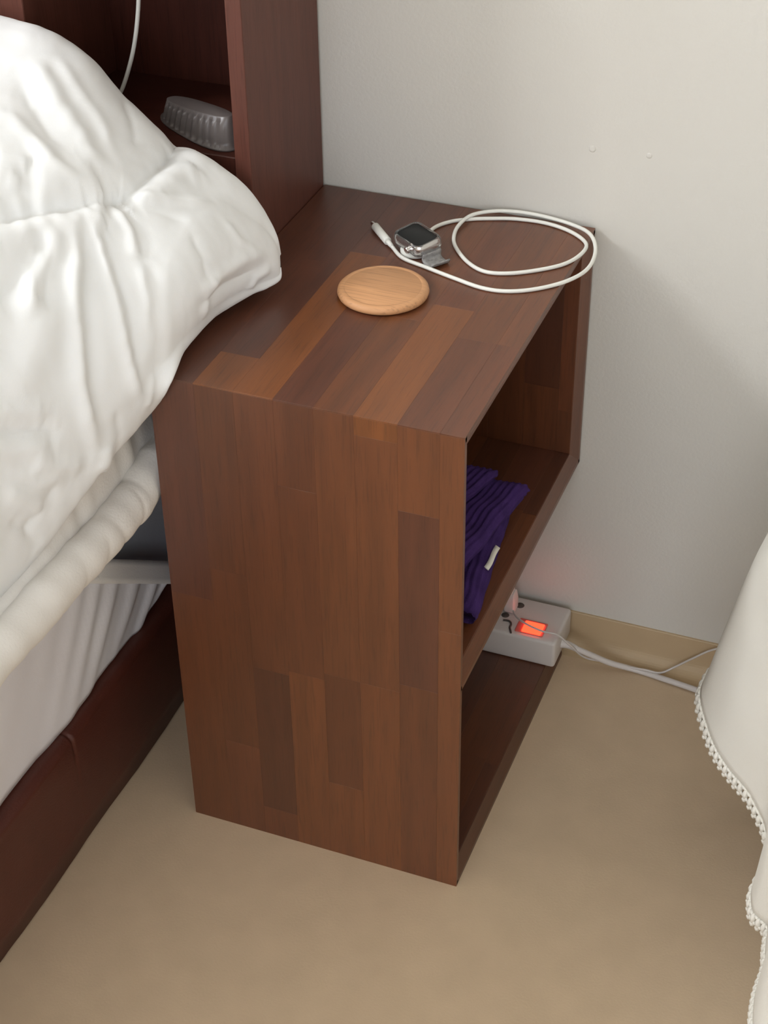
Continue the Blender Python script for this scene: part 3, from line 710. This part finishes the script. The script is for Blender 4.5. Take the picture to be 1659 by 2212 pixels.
 (0.004,0.008,[[-0.0272,-0.1532,0.5407],[-0.0251,-0.1482,0.5355],[-0.0232,-0.1417,0.5336],[-0.0207,-0.1344,0.5264],[-0.019,-0.1283,0.5222],[-0.0166,-0.1195,0.5192],[-0.0145,-0.1109,0.5143],[-0.0124,-0.1043,0.5116],[-0.0093,-0.0957,0.5078]]),
 (0.004,0.008,[[-0.0348,-0.1868,0.5328],[-0.0323,-0.1794,0.5272],[-0.0304,-0.1742,0.5219],[-0.0287,-0.1687,0.5169],[-0.0272,-0.1626,0.512],[-0.0262,-0.1567,0.5042],[-0.0252,-0.1502,0.4964],[-0.0244,-0.1455,0.4911],[-0.0228,-0.1383,0.487]]),
 (-0.004,0.008,[[-0.0321,-0.1839,0.5042],[-0.0315,-0.1801,0.4987],[-0.0309,-0.1759,0.4932],[-0.0302,-0.1713,0.4874],[-0.0297,-0.1664,0.4813],[-0.0298,-0.1638,0.4745],[-0.0299,-0.1583,0.4652],[-0.0298,-0.1528,0.4603],[-0.0315,-0.1492,0.4521]]),
 (0.004,0.007,[[-0.0027,-0.0758,0.5142],[-0.0026,-0.0761,0.5118],[-0.0026,-0.0764,0.5072],[-0.0029,-0.0766,0.5007],[-0.0036,-0.0765,0.4966],[-0.004,-0.0796,0.4974],[-0.01,-0.0702,0.4874],[-0.0057,-0.0793,0.4917],[-0.0065,-0.079,0.4901]]),
 (-0.004,0.008,[[-0.0198,-0.1308,0.5108],[-0.021,-0.1343,0.5041],[-0.0226,-0.1398,0.4994],[-0.0239,-0.145,0.4979],[-0.0251,-0.1481,0.4903],[-0.0264,-0.1532,0.4887],[-0.0282,-0.161,0.4864],[-0.0297,-0.1664,0.4813],[-0.0308,-0.1717,0.4799]]),
 (0.0025,0.005,[[-0.0664,-0.0303,0.673],[-0.0656,-0.0402,0.6697],[-0.0637,-0.0483,0.6658],[-0.0629,-0.0582,0.6622],[-0.0612,-0.0662,0.6579],[-0.0576,-0.0706,0.6529],[-0.055,-0.0765,0.6481],[-0.0517,-0.0804,0.6428],[-0.0494,-0.0861,0.6378]]),
 (-0.003,0.006,[[-0.0597,-0.0208,0.67],[-0.058,-0.0287,0.6664],[-0.055,-0.0396,0.6606],[-0.0535,-0.0473,0.6567],[-0.052,-0.0549,0.6527],[-0.0496,-0.0607,0.6481],[-0.0462,-0.069,0.641],[-0.0432,-0.0725,0.6359],[-0.0412,-0.0777,0.631]]),
 (0.0025,0.005,[[-0.0095,0.0219,0.6402],[-0.0046,0.0167,0.6342],[-0.001,0.0107,0.6283],[0.0016,0.007,0.6238],[0.0054,0.0035,0.6176],[0.0081,-0.001,0.6113],[0.0097,-0.0066,0.6047],[0.0117,-0.0099,0.5982],[0.0133,-0.0125,0.5918]]),
 (-0.003,0.006,[[0.0103,0.0804,0.6411],[0.0149,0.077,0.6371],[0.0195,0.0732,0.6321],[0.023,0.072,0.6277],[0.0264,0.0707,0.6223],[0.0283,0.0671,0.6175],[0.0303,0.0653,0.611],[0.0317,0.0653,0.6053],[0.0323,0.0639,0.5988]]),
 (0.002,0.005,[[0.0182,0.1269,0.6337],[0.0232,0.1254,0.6287],[0.0266,0.1251,0.6248],[0.0306,0.1256,0.6195],[0.0343,0.1264,0.6136],[0.0368,0.1308,0.609],[0.0391,0.1359,0.6041],[0.041,0.1392,0.5997],[0.0431,0.1445,0.5945]]),
 (-0.003,0.005,[[0.0018,-0.0607,0.5433],[0.0019,-0.0597,0.5358],[0.0016,-0.0597,0.5294],[0.0017,-0.059,0.5227],[0.0018,-0.0573,0.5136],[0.001,-0.0602,0.5103],[0.0004,-0.0587,0.5041],[-0.0013,-0.0616,0.4993],[-0.005,-0.059,0.4931]]),
 (0.0025,0.005,[[0.0157,-0.0183,0.559],[0.0155,-0.0183,0.5527],[0.0151,-0.0196,0.5485],[0.0141,-0.0217,0.5429],[0.0129,-0.0227,0.5367],[0.0122,-0.0229,0.5334],[0.0114,-0.0231,0.5301],[0.0105,-0.0232,0.5267],[0.0096,-0.0235,0.5233]]),
 (0.002,0.005,[[-0.0317,-0.169,0.5415],[-0.0295,-0.1644,0.536],[-0.0274,-0.1594,0.5308],[-0.0256,-0.154,0.5257],[-0.0245,-0.1507,0.5203],[-0.0224,-0.1419,0.5163],[-0.0202,-0.1329,0.5129],[-0.0183,-0.1241,0.5073],[-0.0158,-0.1151,0.5021]])]

net = np.array(DUVET_NET)
NU, NV = 380, 250
def net_eval(net, nu, nv):
    A = spline(net, nu, False)
    return np.swapaxes(spline(np.swapaxes(A, 0, 1), nv, True), 0, 1)
G = net_eval(net, NU, NV)
Nn = grid_normals(G, True)
ctr = G.mean(axis=(0, 1))
if np.mean(np.sum(Nn[:200, 20:120]*np.array([0.4, -0.6, 0.6]), axis=2)) < 0:
    Nn = -Nn
disp = np.zeros((NU, NV))
for A, wd, pl in DUVET_FOLDS:
    P = np.array(pl)
    dmin = np.full((NU, NV), 1e9)
    tt = np.zeros((NU, NV))
    m = len(P)-1
    for k in range(m):
        a, b = P[k], P[k+1]
        ab = b-a
        L2 = max(float(ab@ab), 1e-12)
        t = np.clip(((G-a)@ab)/L2, 0, 1)
        d = np.linalg.norm(G-(a+t[..., None]*ab), axis=2)
        better = d < dmin
        dmin = np.where(better, d, dmin)
        tt = np.where(better, (k+t)/m, tt)
    fade = np.clip(np.minimum(tt, 1-tt)/0.22, 0, 1)
    fade = 0.15+0.85*fade*fade*(3-2*fade)
    # ridges are soft, creases are sharp at the bottom
    shape = np.exp(-(dmin/wd)**2) if A > 0 else np.exp(-np.sqrt(dmin**2+1e-6)/(0.8*wd))
    disp += 0.85*A*shape*fade
disp += 0.0022*nfield(G, 12.0, 1.0, 2)
# small puckers running down the side
Q = G.copy()
Q[..., 2] *= 0.28
disp += 0.0007*nfield(Q*np.array([1, 1, 1.0]), 60.0, 2.0)
disp += 0.0002*nfield(G, 120.0, 3.0)
G = G + Nn*disp[..., None]
# it rests on the nightstand top and against its side, and stays clear of the headboard
pen = np.stack([G[..., 0]+0.0015, G[..., 1]+0.0015, H_+0.0012-G[..., 2]], -1)
inside = (pen > 0).all(-1)
near = pen.argmin(-1)
G[..., 0] = np.where(inside & (near == 0), -0.0015, G[..., 0])
G[..., 1] = np.where(inside & (near == 1), -0.0015, G[..., 1])
G[..., 2] = np.where(inside & (near == 2), H_+0.0012, G[..., 2])
G[..., 1] = np.minimum(G[..., 1], HY-0.003)
duvet = link('duvet', grid_mesh('duvet', G, True, True), M_duvet, None, True)
tag(duvet, 'puffy white cotton duvet bunched high and spilling onto the nightstand corner', 'duvet')

# ------------------------------------------------------------------ things on the nightstand
co = empty('coaster', (0.1412, 0.2000, H_))
tag(co, 'round pale beech coaster with a fine ring groove near its rim', 'coaster')
R = 0.0428
lathe('disc', [(0, 0.0004), (R-.003, 0.0004), (R-.0008, 0.0018), (R, 0.0042), (R-.0006, 0.0066), (R-.0026, 0.0084),
               (R-.0046, 0.0088), (0.0362, 0.0089), (0.0360, 0.00875), (0.0357, 0.00875), (0.0355, 0.0089), (0, 0.0089)], (0.1412, 0.2000, H_), M_beech, co, 96)

# watch lying on its charging puck
wa = empty('watch', (0.1440, 0.2950, H_))
tag(wa, 'silver rectangular watch with dark screen in a clear bumper on the nightstand', 'watch')
Xa = Vector((math.cos(math.radians(-35)), math.sin(math.radians(-35)), 0))
Ya = Vector((-Xa.y, Xa.x, 0))
tilt = Matrix.Rotation(math.radians(9), 4, 'X')
Mw = Matrix.Translation((0.1436, 0.2878, H_+0.0083)) @ Matrix.Rotation(math.radians(-35), 4, 'Z') @ tilt
slab('case', 0.0205, 0.0140, 0.0075, [(0.0035, 0.0), (0.0012, 0.0012), (0.0, 0.0035), (0.0, 0.0078), (0.0010, 0.0098), (0.0022, 0.0106)], M_steel, wa, Mw)
slab('screen', 0.0193, 0.0127, 0.0058, [(0.0, 0.0100), (0.0, 0.0112), (0.0006, 0.0116)], M_screen, wa, Mw)
def ring_slab(name, hx, hy, r, levels, mat, parent, M, n=8):
    bm = bmesh.new()
    rings = [[bm.verts.new(M @ Vector((x, y, z))) for x, y in rounded_rect(hx-i, hy-i, max(r-i, 0.0008), n)] for i, z in levels]
    m = len(rings[0])
    for a, b in zip(rings, rings[1:]+rings[:1]):
        for i in range(m):
            j = (i+1) % m
            bm.faces.new((a[i], a[j], b[j], b[i]))
    return link(name, from_bm(name, bm), mat, parent, True)
ring_slab('bumper', 0.0226, 0.0160, 0.0088, [(0.0032, 0.0011), (0.0006, 0.0012), (0.0, 0.0032), (0.0, 0.0092), (0.0012, 0.0118), (0.0030, 0.0125), (0.0036, 0.0116), (0.0026, 0.0100), (0.00205, 0.0080), (0.00205, 0.0034)], M_clear, wa, Mw)
cr_ = tube_mesh('crown', [Mw @ Vector((0.0065, -0.0135, 0.0052)), Mw @ Vector((0.0065, -0.0182, 0.0052)), Mw @ Vector((0.0065, -0.0188, 0.0052))], [0.0036, 0.0036, 0.0030], 18)
link('crown', cr_, M_steel, wa, False)
# woven band: both ends tuck under the case, the near one lies out on the wood
def band(name, path, w):
    n = 28
    P = spline(path, n)
    G = np.zeros((n, 7, 3))
    for i in range(n):
        for j in range(7):
            s = (j/6-0.5)*w
            G[i, j] = (P[i][0]*Xa.x+s*Ya.x+0.1428, P[i][0]*Xa.y+s*Ya.y+0.2885, P[i][1])
    o = link(name, grid_mesh(name, G), M_mesh, wa, True)
    s_ = o.modifiers.new('band_thickness', 'SOLIDIFY')
    s_.thickness = 0.0016
    s_.offset = 0
    return o
zb = H_
band('band', [(0.0205, zb+0.0122), (0.0230, zb+0.0095), (0.0225, zb+0.0050), (0.0250, zb+0.0022), (0.0310, zb+0.0014), (0.0355, zb+0.0020), (0.0380, zb+0.0058)], 0.0215)
band('band', [(-0.0200, zb+0.0160), (-0.0235, zb+0.0130), (-0.0215, zb+0.0050), (-0.0150, zb+0.0016), (-0.0050, zb+0.0012)], 0.0205)

ch = empty('charging_cable', (0.20, 0.32, H_))
tag(ch, 'white charging cable looped twice on the nightstand top by the wall', 'cable')
lathe('charging_puck', [(0, 0.0003), (0.0125, 0.0003), (0.0138, 0.0012), (0.0140, 0.0045), (0.0132, 0.0072), (0.0118, 0.0081), (0, 0.0081)], (0.1405, 0.2855, H_), M_cord, ch, 48)
za = H_+0.0021
path = [(0.1440, 0.2990, za+.002), (0.1405, 0.3200, za), (0.1405, 0.3390, za), (0.1500, 0.3560, za), (0.1640, 0.3660, za+.001), (0.1815, 0.3775, za+.003), (0.2052, 0.3875, za+.004), (0.2366, 0.3895, za+.003),
        (0.2691, 0.3850, za+.0015), (0.2925, 0.3670, za+.001), (0.3045, 0.3427, za), (0.3062, 0.3088, za), (0.2949, 0.2787, za), (0.273, 0.2547, za), (0.2484, 0.2408, za), (0.224, 0.2390, za), (0.1933, 0.2480, za), (0.1616, 0.2590, za),
        (0.1344, 0.2690, za), (0.1180, 0.2850, za+.0005), (0.1120, 0.2905, za+.0012)]
# second turn: crosses under the first by the wall, then runs round inside it
path2 = [(0.1440, 0.2990, za+.0015), (0.1405, 0.3200, za), (0.1420, 0.3400, za), (0.1530, 0.3570, za), (0.1690, 0.3680, za), (0.1870, 0.3760, za), (0.2120, 0.3840, za), (0.2420, 0.3852, za), (0.2700, 0.3760, za), (0.2905, 0.3580, za),
         (0.2930, 0.3366, za), (0.2835, 0.3103, za), (0.2624, 0.2890, za), (0.2377, 0.2735, za), (0.2161, 0.2700, za), (0.1954, 0.2824, za), (0.1755, 0.3062, za), (0.1665, 0.3254, za), (0.1632, 0.3480, za+.001), (0.1690, 0.3690, za+.0035),
         (0.1850, 0.3835, za+.004), (0.2080, 0.3905, za+.0045), (0.2380, 0.3920, za+.0035), (0.2700, 0.3865, za+.002), (0.2925, 0.3680, za+.0042), (0.3045, 0.3427, za+.001), (0.3062, 0.3088, za-.0005), (0.2949, 0.2787, za), (0.273, 0.2547, za),
         (0.2484, 0.2408, za), (0.224, 0.2390, za), (0.1933, 0.2480, za), (0.1616, 0.2590, za), (0.1344, 0.2690, za), (0.1180, 0.2850, za+.0005), (0.1122, 0.2900, za+.0012)]
tube('cord', path2, 0.0019, M_cord, ch, 12, 320)
p0, p1 = Vector((0.1103, 0.2920, H_+.0042)), Vector((0.0868, 0.3180, H_+.0042))
dv = (p1-p0).normalized()
tube('strain_relief', [p0-dv*0.010, p0-dv*0.003, p0], [0.0021, 0.0026, 0.0028], M_cord, ch, 14)
tube('connector_body', [p0, p0+dv*0.0006, p1-dv*0.0006, p1], [0.0034, 0.0040, 0.0040, 0.0034], M_cord, ch, 20)
tube('connector_tip', [p1, p1+dv*0.0075, p1+dv*0.0080], [0.0021, 0.0021, 0.0016], M_steel, ch, 12)

# ------------------------------------------------------------------ purple folded knit on the shelf
knit = empty('folded_knit', (0.16, 0.15, 0.2612+T))
tag(knit, 'purple ribbed knit garment folded flat on the nightstand shelf with white tag', 'clothing')
def fold(name, x0, xr, y0, y1, z0, z1, skew, amp, per, seed):
    """one folded layer: a rounded sheet bundle, ribs along its length; xr(t) is the right-hand fold line"""
    nl, ny = 300, 46
    G = np.zeros((ny, nl, 3))
    for i in range(ny):
        t = i/(ny-1)
        y = y0+(y1-y0)*t
        xe = xr[0]+(xr[1]-xr[0])*t + 0.003*noise.noise(Vector((y*30, seed, 0)))
        h = (z1-z0)/2*(1+0.12*noise.noise(Vector((y*22, seed*3, 1))))
        e = max(0.25, min(1, min(t, 1-t)/0.05)) ** 0.5
        h *= e
        zc = (z0+z1)/2
        # loop: along the top from x0 to the fold, around it, back along the bottom
        Lt = xe-h-x0
        per_l = 2*Lt+math.pi*h
        for j in range(nl):
            s = per_l*j/(nl-1)
            if s < Lt:
                x, z, nx, nz = x0+s, zc+h, 0, 1
            elif s < Lt+math.pi*h:
                a = math.pi/2-(s-Lt)/h
                x, z, nx, nz = xe-h+h*math.cos(a), zc+h*math.sin(a), math.cos(a), math.sin(a)
            else:
                x, z, nx, nz = xe-h-(s-Lt-math.pi*h), zc-h, 0, -1
            w = amp*math.sin(2*math.pi*(s-Lt)/per+0.5*math.sin(y*40+seed)) if nz > -0.6 else 0
            dr = 0.0022*noise.noise(Vector((x*28, y*28, seed+z*20))) if nz > -0.3 else 0
            G[i, j] = (x+nx*(w+dr)+skew*(y-y0)*0, y, z+nz*(w+dr))
    return link(name, grid_mesh(name, G, True, True), M_purple, knit, True)
zs = 0.2612+T+0.0012
fold('fold_layer', 0.03, (0.283, 0.262), 0.062, 0.238, zs, zs+0.026, 0, 0.0010, 0.0064, 1.0)
fold('fold_layer', 0.03, (0.250, 0.276), 0.070, 0.246, zs+0.026, zs+0.046, 0, 0.0010, 0.0066, 2.0)
fold('fold_layer', 0.03, (0.205, 0.246), 0.085, 0.240, zs+0.046, zs+0.059, 0, 0.0010, 0.0066, 3.0)
Gt = np.zeros((8, 2, 3))
for i in range(8):
    t = i/7
    Gt[i, 0] = (0.2700+0.0006*math.sin(t*6), 0.126+0.036*t, zs+0.0255)
    Gt[i, 1] = (0.2750+0.0006*math.sin(t*6), 0.124+0.036*t, zs+0.0245)
tg = link('tag', grid_mesh('tag', Gt), M_label, knit, True)
s_ = tg.modifiers.new('tag_thickness', 'SOLIDIFY')
s_.thickness = 0.0012
tg['label'] = 'small white woven tag'

# ------------------------------------------------------------------ power strip, its cord and the lamp plug in it
ZB = 0.0005+T+0.0008
strip = empty('power_strip', (0.15, 0.355, ZB))
tag(strip, 'off-white power strip with glowing red switch on the lowest nightstand board', 'power strip')
sy0, sy1, zt = 0.3225, 0.3905, ZB+0.0365
o = link('housing', from_bm('housing', box_bm(0.02, 0.2945, sy0, sy1, ZB, zt, 0.004, 3)), M_strip, strip)
shade_auto(o)
# outlets: recessed dark slots in round plates; the first is beside the switch
def outlet(cx):
    pl_ = lathe('outlet_plate', [(0, zt+0.0009), (0.0125, zt+0.0009), (0.0142, zt+0.0004), (0.0146, zt-0.0005)], (cx, (sy0+sy1)/2+0.002, 0), M_strip, strip, 40)
    for dx, dy in ((-0.006, 0.0055), (0.006, 0.0055)):
        lathe('socket_slot', [(0, zt+0.0011), (0.0031, zt+0.0011), (0.0034, zt+0.0006)], (cx+dx, (sy0+sy1)/2+0.002+dy, 0), M_dark, pl_, 20)
for cx in (0.055, 0.115, 0.175):
    outlet(cx)
for cx, cy, rx in ((0.2368, 0.3745, 0.0045), (0.2262, 0.3520, 0.0040)):
    lathe('socket_slot', [(0, zt+0.0006), (rx, zt+0.0006), (rx+0.0006, zt)], (cx, cy, 0), M_dark, strip, 24)
tube('cover_hinge', [(0.2270, 0.3420, zt+.0005), (0.2335, 0.3425, zt+.0008), (0.2375, 0.3385, zt+.0008), (0.2380, 0.3320, zt+.0008), (0.2405, 0.3270, zt+.0007), (0.2418, 0.3240, zt+.0003)], 0.0012, M_dark, strip, 8, 26)
rim = slab('switch_rim', 0.0165, 0.0118, 0.0015, [(0, zt-0.001), (0, zt+0.0012), (0.0006, zt+0.0016)], M_switchrim, strip, Matrix.Translation((0.2610, 0.3405, 0)))
sw = slab('switch', 0.0112, 0.0094, 0.0012, [(0, zt), (0, zt+0.0030), (0.0010, zt+0.0038)], M_lamp, strip, Matrix.Translation((0.2635, 0.3385, 0)))
sw['label'] = 'glowing red-orange rocker switch'
tube('strain_relief', [(0.2935, 0.352, ZB+0.014), (0.302, 0.3535, ZB+0.013), (0.312, 0.3545, 0.0325)], [0.0052, 0.0044, 0.0036], M_strip, strip, 14, 12)
tube('cord', [(0.300, 0.3532, ZB+0.0135), (0.312, 0.3545, 0.0325), (0.330, 0.3590, 0.0240), (0.3500, 0.3660, 0.0130), (0.3803, 0.3745, 0.004), (0.4145, 0.3705, 0.004), (0.4505, 0.3655, 0.004), (0.4807, 0.3605, 0.004), (0.55, 0.352, 0.004), (0.68, 0.352, 0.004)],
     0.0034, M_strip, strip, 12, 80)

plug = empty('lamp_plug', (0.232, 0.366, zt))
tag(plug, 'small white plug with thin cord, pushed into the power strip beside its red switch', 'plug')
Mp = Matrix.Translation((0.2290, 0.3640, zt+0.0012))
slab('plug_body', 0.0066, 0.0085, 0.0028, [(0.0012, 0.0), (0, 0.0012), (0, 0.014), (0.0018, 0.0240), (0.0030, 0.0255)], M_strip, plug, Mp)
slab('plug_grip', 0.0022, 0.0060, 0.0010, [(0, 0.020), (0.0, 0.036), (0.0006, 0.037)], M_strip, plug, Mp)
tube('cord', [(0.2335, 0.3585, zt+.005), (0.2380, 0.3500, zt+.006), (0.2470, 0.3400, zt+.0085), (0.2600, 0.3340, zt+.0085), (0.2760, 0.3310, zt+.0075), (0.2930, 0.3335, zt+.005), (0.3050, 0.3420, zt-.012), (0.3200, 0.3590, 0.0190), (0.3400, 0.3690, 0.0100),
              (0.3700, 0.3715, 0.0086), (0.3900, 0.3735, 0.0086), (0.4060, 0.3775, 0.0060), (0.4210, 0.3860, 0.0130), (0.4400, 0.3885, 0.0300), (0.4624, 0.3915, 0.0475), (0.5000, 0.3935, 0.0620), (0.5600, 0.3935, 0.060), (0.62, 0.392, 0.05)], 0.00125, M_strip, plug, 8, 140)

# ------------------------------------------------------------------ things in the headboard
tr = empty('ridged_tray', (-0.066, 0.282, 0.640))
tag(tr, 'small translucent grey fluted plastic tray in the headboard compartment', 'tray')
nu = 300
ca, sa = math.cos(math.radians(-30)), math.sin(math.radians(-30))
# (length scale, depth scale, height, rib strength): flanged foot, fluted wall, narrow closed top
levels = [(1.03, 1.75, 0.0, 0.0), (1.03, 1.75, 0.0014, 0.0), (0.985, 1.50, 0.0018, 0.5), (0.975, 1.42, 0.006, 1), (0.955, 1.22, 0.015, 1), (0.94, 1.05, 0.0205, 1), (0.935, 0.98, 0.0212, 0.0), (0.93, 0.90, 0.0245, 0.0), (0.90, 0.80, 0.0250, 0.0)]
G = np.zeros((len(levels), nu, 3))
for i, (s, s2, z, rib) in enumerate(levels):
    for j in range(nu):
        a = 2*math.pi*j/nu
        cx_ = math.copysign(abs(math.cos(a))**0.75, math.cos(a))
        sy_ = math.copysign(abs(math.sin(a))**0.8, math.sin(a))
        fl = 0.0013*rib*max(-1, min(1, 2.5*math.sin(cx_*36))) if abs(cx_) < 0.95 else 0
        px_ = 0.057*s*cx_
        py_ = (0.0125*s2+fl)*sy_
        G[i, j] = (-0.0745+px_*ca-py_*sa, 0.2745+px_*sa+py_*ca, 0.6405+z*(1+0.30*(px_/0.054)))
bm = bmesh.new()
bv = [[bm.verts.new(p) for p in row] for row in G]
for i in range(len(levels)-1):
    for j in range(nu):
        k = (j+1) % nu
        bm.faces.new((bv[i][j], bv[i][k], bv[i+1][k], bv[i+1][j]))
bm.faces.new(bv[0][::-1])
bm.faces.new(bv[-1])
o = link('fluted_body', from_bm('fluted_body', bm), M_tray, tr, True)
hc = link('hanging_cable', tube_mesh('hanging_cable', [(-0.1400, 0.340, 0.8275), (-0.1385, 0.322, 0.824), (-0.1385, 0.305, 0.812), (-0.1400, 0.300, 0.79), (-0.1423, 0.300, 0.7607), (-0.1488, 0.300, 0.7239), (-0.1586, 0.300, 0.6904), (-0.1744, 0.300, 0.6551), (-0.190, 0.301, 0.6425), (-0.222, 0.303, 0.6420)], 0.0021, 12, 90), M_cord, None, True)
tag(hc, 'white cable hanging down inside the dark headboard compartment', 'cable')

# ------------------------------------------------------------------ small table under a white cloth with crochet edging
C0 = np.array([0.80, 0.02])
ROT = 15.0
HS = 0.205
tb = empty('side_table', (C0[0], C0[1], 0))
tag(tb, 'small square side table hidden under the white crochet-edged cloth at right', 'table')
Mt = Matrix.Translation((C0[0], C0[1], 0)) @ Matrix.Rotation(math.radians(ROT), 4, 'Z')
slab('tabletop', HS-0.011, HS-0.011, 0.016, [(0.002, 0.446), (0, 0.448), (0, 0.464), (0.002, 0.466)], M_bed_x, tb, Mt)
for sx in (-1, 1):
    for sy in (-1, 1):
        c = Mt @ Vector((sx*0.17, sy*0.17, 0))
        lathe('leg', [(0, 0), (0.013, 0), (0.017, 0.44), (0.017, 0.447), (0, 0.447)], (c.x, c.y, 0), M_bed_z, tb, 20)
def edge_r(deg):
    a = math.radians(((deg-ROT+45) % 90)-45)
    return min(HS/math.cos(a), HS*1.36)
HEM = [  # angle, radius, height of the hem going round
    (90, 0.235, 0.170), (105, 0.245, 0.165), (120, 0.262, 0.185), (133, 0.318, 0.205), (146, 0.352, 0.210), (154, 0.349, 0.203), (159, 0.338, 0.199), (164, 0.302, 0.176), (168, 0.275, 0.1735), (172, 0.2495, 0.1765),
    (177, 0.2265, 0.1640), (184, 0.2160, 0.1590), (190, 0.2205, 0.1600), (196, 0.2315, 0.1555), (202, 0.2335, 0.1560), (208, 0.226, 0.165), (218, 0.246, 0.170), (230, 0.300, 0.190), (240, 0.335, 0.200), (250, 0.315, 0.190), (262, 0.250, 0.165),
    (275, 0.232, 0.170), (290, 0.245, 0.162), (305, 0.265, 0.170), (320, 0.310, 0.195), (330, 0.335, 0.200), (342, 0.300, 0.185), (355, 0.240, 0.165), (370, 0.232, 0.172), (385, 0.248, 0.163), (400, 0.268, 0.175), (412, 0.315, 0.195), (420, 0.335, 0.20), (432, 0.30, 0.185), (445, 0.24, 0.168)]
H3 = spline(HEM, 721, True)
ang = np.array([h[0] for h in HEM] + [450]); 
degs = np.linspace(90, 450, 721)
hemr = np.interp(degs, ang, [h[1] for h in HEM]+[HEM[0][1]])
hemz = np.interp(degs, ang, [h[2] for h in HEM]+[HEM[0][2]])
ker = np.hanning(13); ker /= ker.sum()
sm_ = lambda v: np.convolve(np.concatenate([v[-7:-1], v, v[1:7]]), ker, 'valid')
hemr, hemz = sm_(hemr), sm_(hemz)
rows = 34
NVR = 720
G = np.zeros((rows, NVR, 3))
for j in range(NVR):
    dg = degs[j]
    er = edge_r(dg)
    a = math.radians(dg)
    for i in range(rows):
        if i < 6:
            r, z = er*i/5*0.985, 0.4678
            if i == 0:
                r = 0.012
        else:
            t = (i-5)/(rows-6)
            e = t**0.62
            r = er + 0.001 + (hemr[j]-er)*e + 0.006*math.sin(math.pi*min(t*4, 1))*0.3
            z = 0.4668 + (hemz[j]-0.4668)*t
        G[i, j] = (C0[0]+r*math.cos(a), C0[1]+r*math.sin(a), z)
N2 = grid_normals(G, True)
G[6:] += N2[6:]*(0.0012*nfield(G[6:], 22.0, 5.0))[..., None]
cl = empty('table_cloth', (C0[0], C0[1], 0.468))
tag(cl, 'white cloth with scalloped crochet edging draped over a small table at right', 'tablecloth')
cm = grid_mesh('cloth_body', G, True)
bm = bmesh.new()
bm.from_mesh(cm)
bm.verts.ensure_lookup_table()
bm.faces.new([bm.verts[j] for j in range(NVR)])
bmesh.ops.recalc_face_normals(bm, faces=bm.faces)
bm.to_mesh(cm)
bm.free()
cb = link('cloth_body', cm, M_lace, cl, True)
s_ = cb.modifiers.new('cloth_thickness', 'SOLIDIFY')
s_.thickness = 0.0012
# crochet edging: a row of little three-lobed picots set along the hem
hem = G[-1]
out_dir = G[-1]-G[-3]
seglen = np.linalg.norm(np.roll(hem, -1, 0)-hem, axis=1)
cum = np.concatenate([[0], np.cumsum(seglen)])
total = cum[-1]
npic = int(total/0.0088)
vs, fs = [], []
def blob(c, ax, r1, r2, seg=6, rings=4):
    ax = ax.normalized()
    s = ax.cross(Vector((0.3, 0.2, 0.9))).normalized()
    t = ax.cross(s)
    b = len(vs)
    vs.append(c-ax*r1)
    for i in range(1, rings):
        ph = math.pi*i/rings
        for k in range(seg):
            th = 2*math.pi*k/seg
            vs.append(c - ax*r1*math.cos(ph) + (s*math.cos(th)+t*math.sin(th))*r2*math.sin(ph))
    vs.append(c+ax*r1)
    for k in range(seg):
        fs.append((b, b+1+(k+1) % seg, b+1+k))
        for i in range(rings-2):
            q0, q1 = b+1+i*seg+k, b+1+i*seg+(k+1) % seg
            fs.append((q0, q1, q1+seg, q0+seg))
        fs.append((b+1+(rings-2)*seg+k, b+1+(rings-2)*seg+(k+1) % seg, b+1+(rings-1)*seg))
for p in range(npic):
    d = total*p/npic
    i = int(np.searchsorted(cum, d, 'right')-1)
    f = (d-cum[i])/max(seglen[i], 1e-9)
    P = Vector(hem[i]*(1-f)+hem[(i+1) % NVR]*f)
    od = Vector(out_dir[i]).normalized()
    tg_ = Vector(hem[(i+1) % NVR]-hem[i]).normalized()
    blob(P+od*0.0030, od, 0.0060, 0.0034)
    blob(P+od*0.0090, od, 0.0036, 0.0029)
    blob(P+od*0.0068+tg_*0.0027, (od+tg_*0.8), 0.0025, 0.0016)
    blob(P+od*0.0068-tg_*0.0027, (od-tg_*0.8), 0.0025, 0.0016)
    blob(P-od*0.0012+tg_*0.0044, tg_, 0.0042, 0.0018)
ed = link('crochet_edging', pymesh('crochet_edging', vs, fs), M_lace, cl, True)
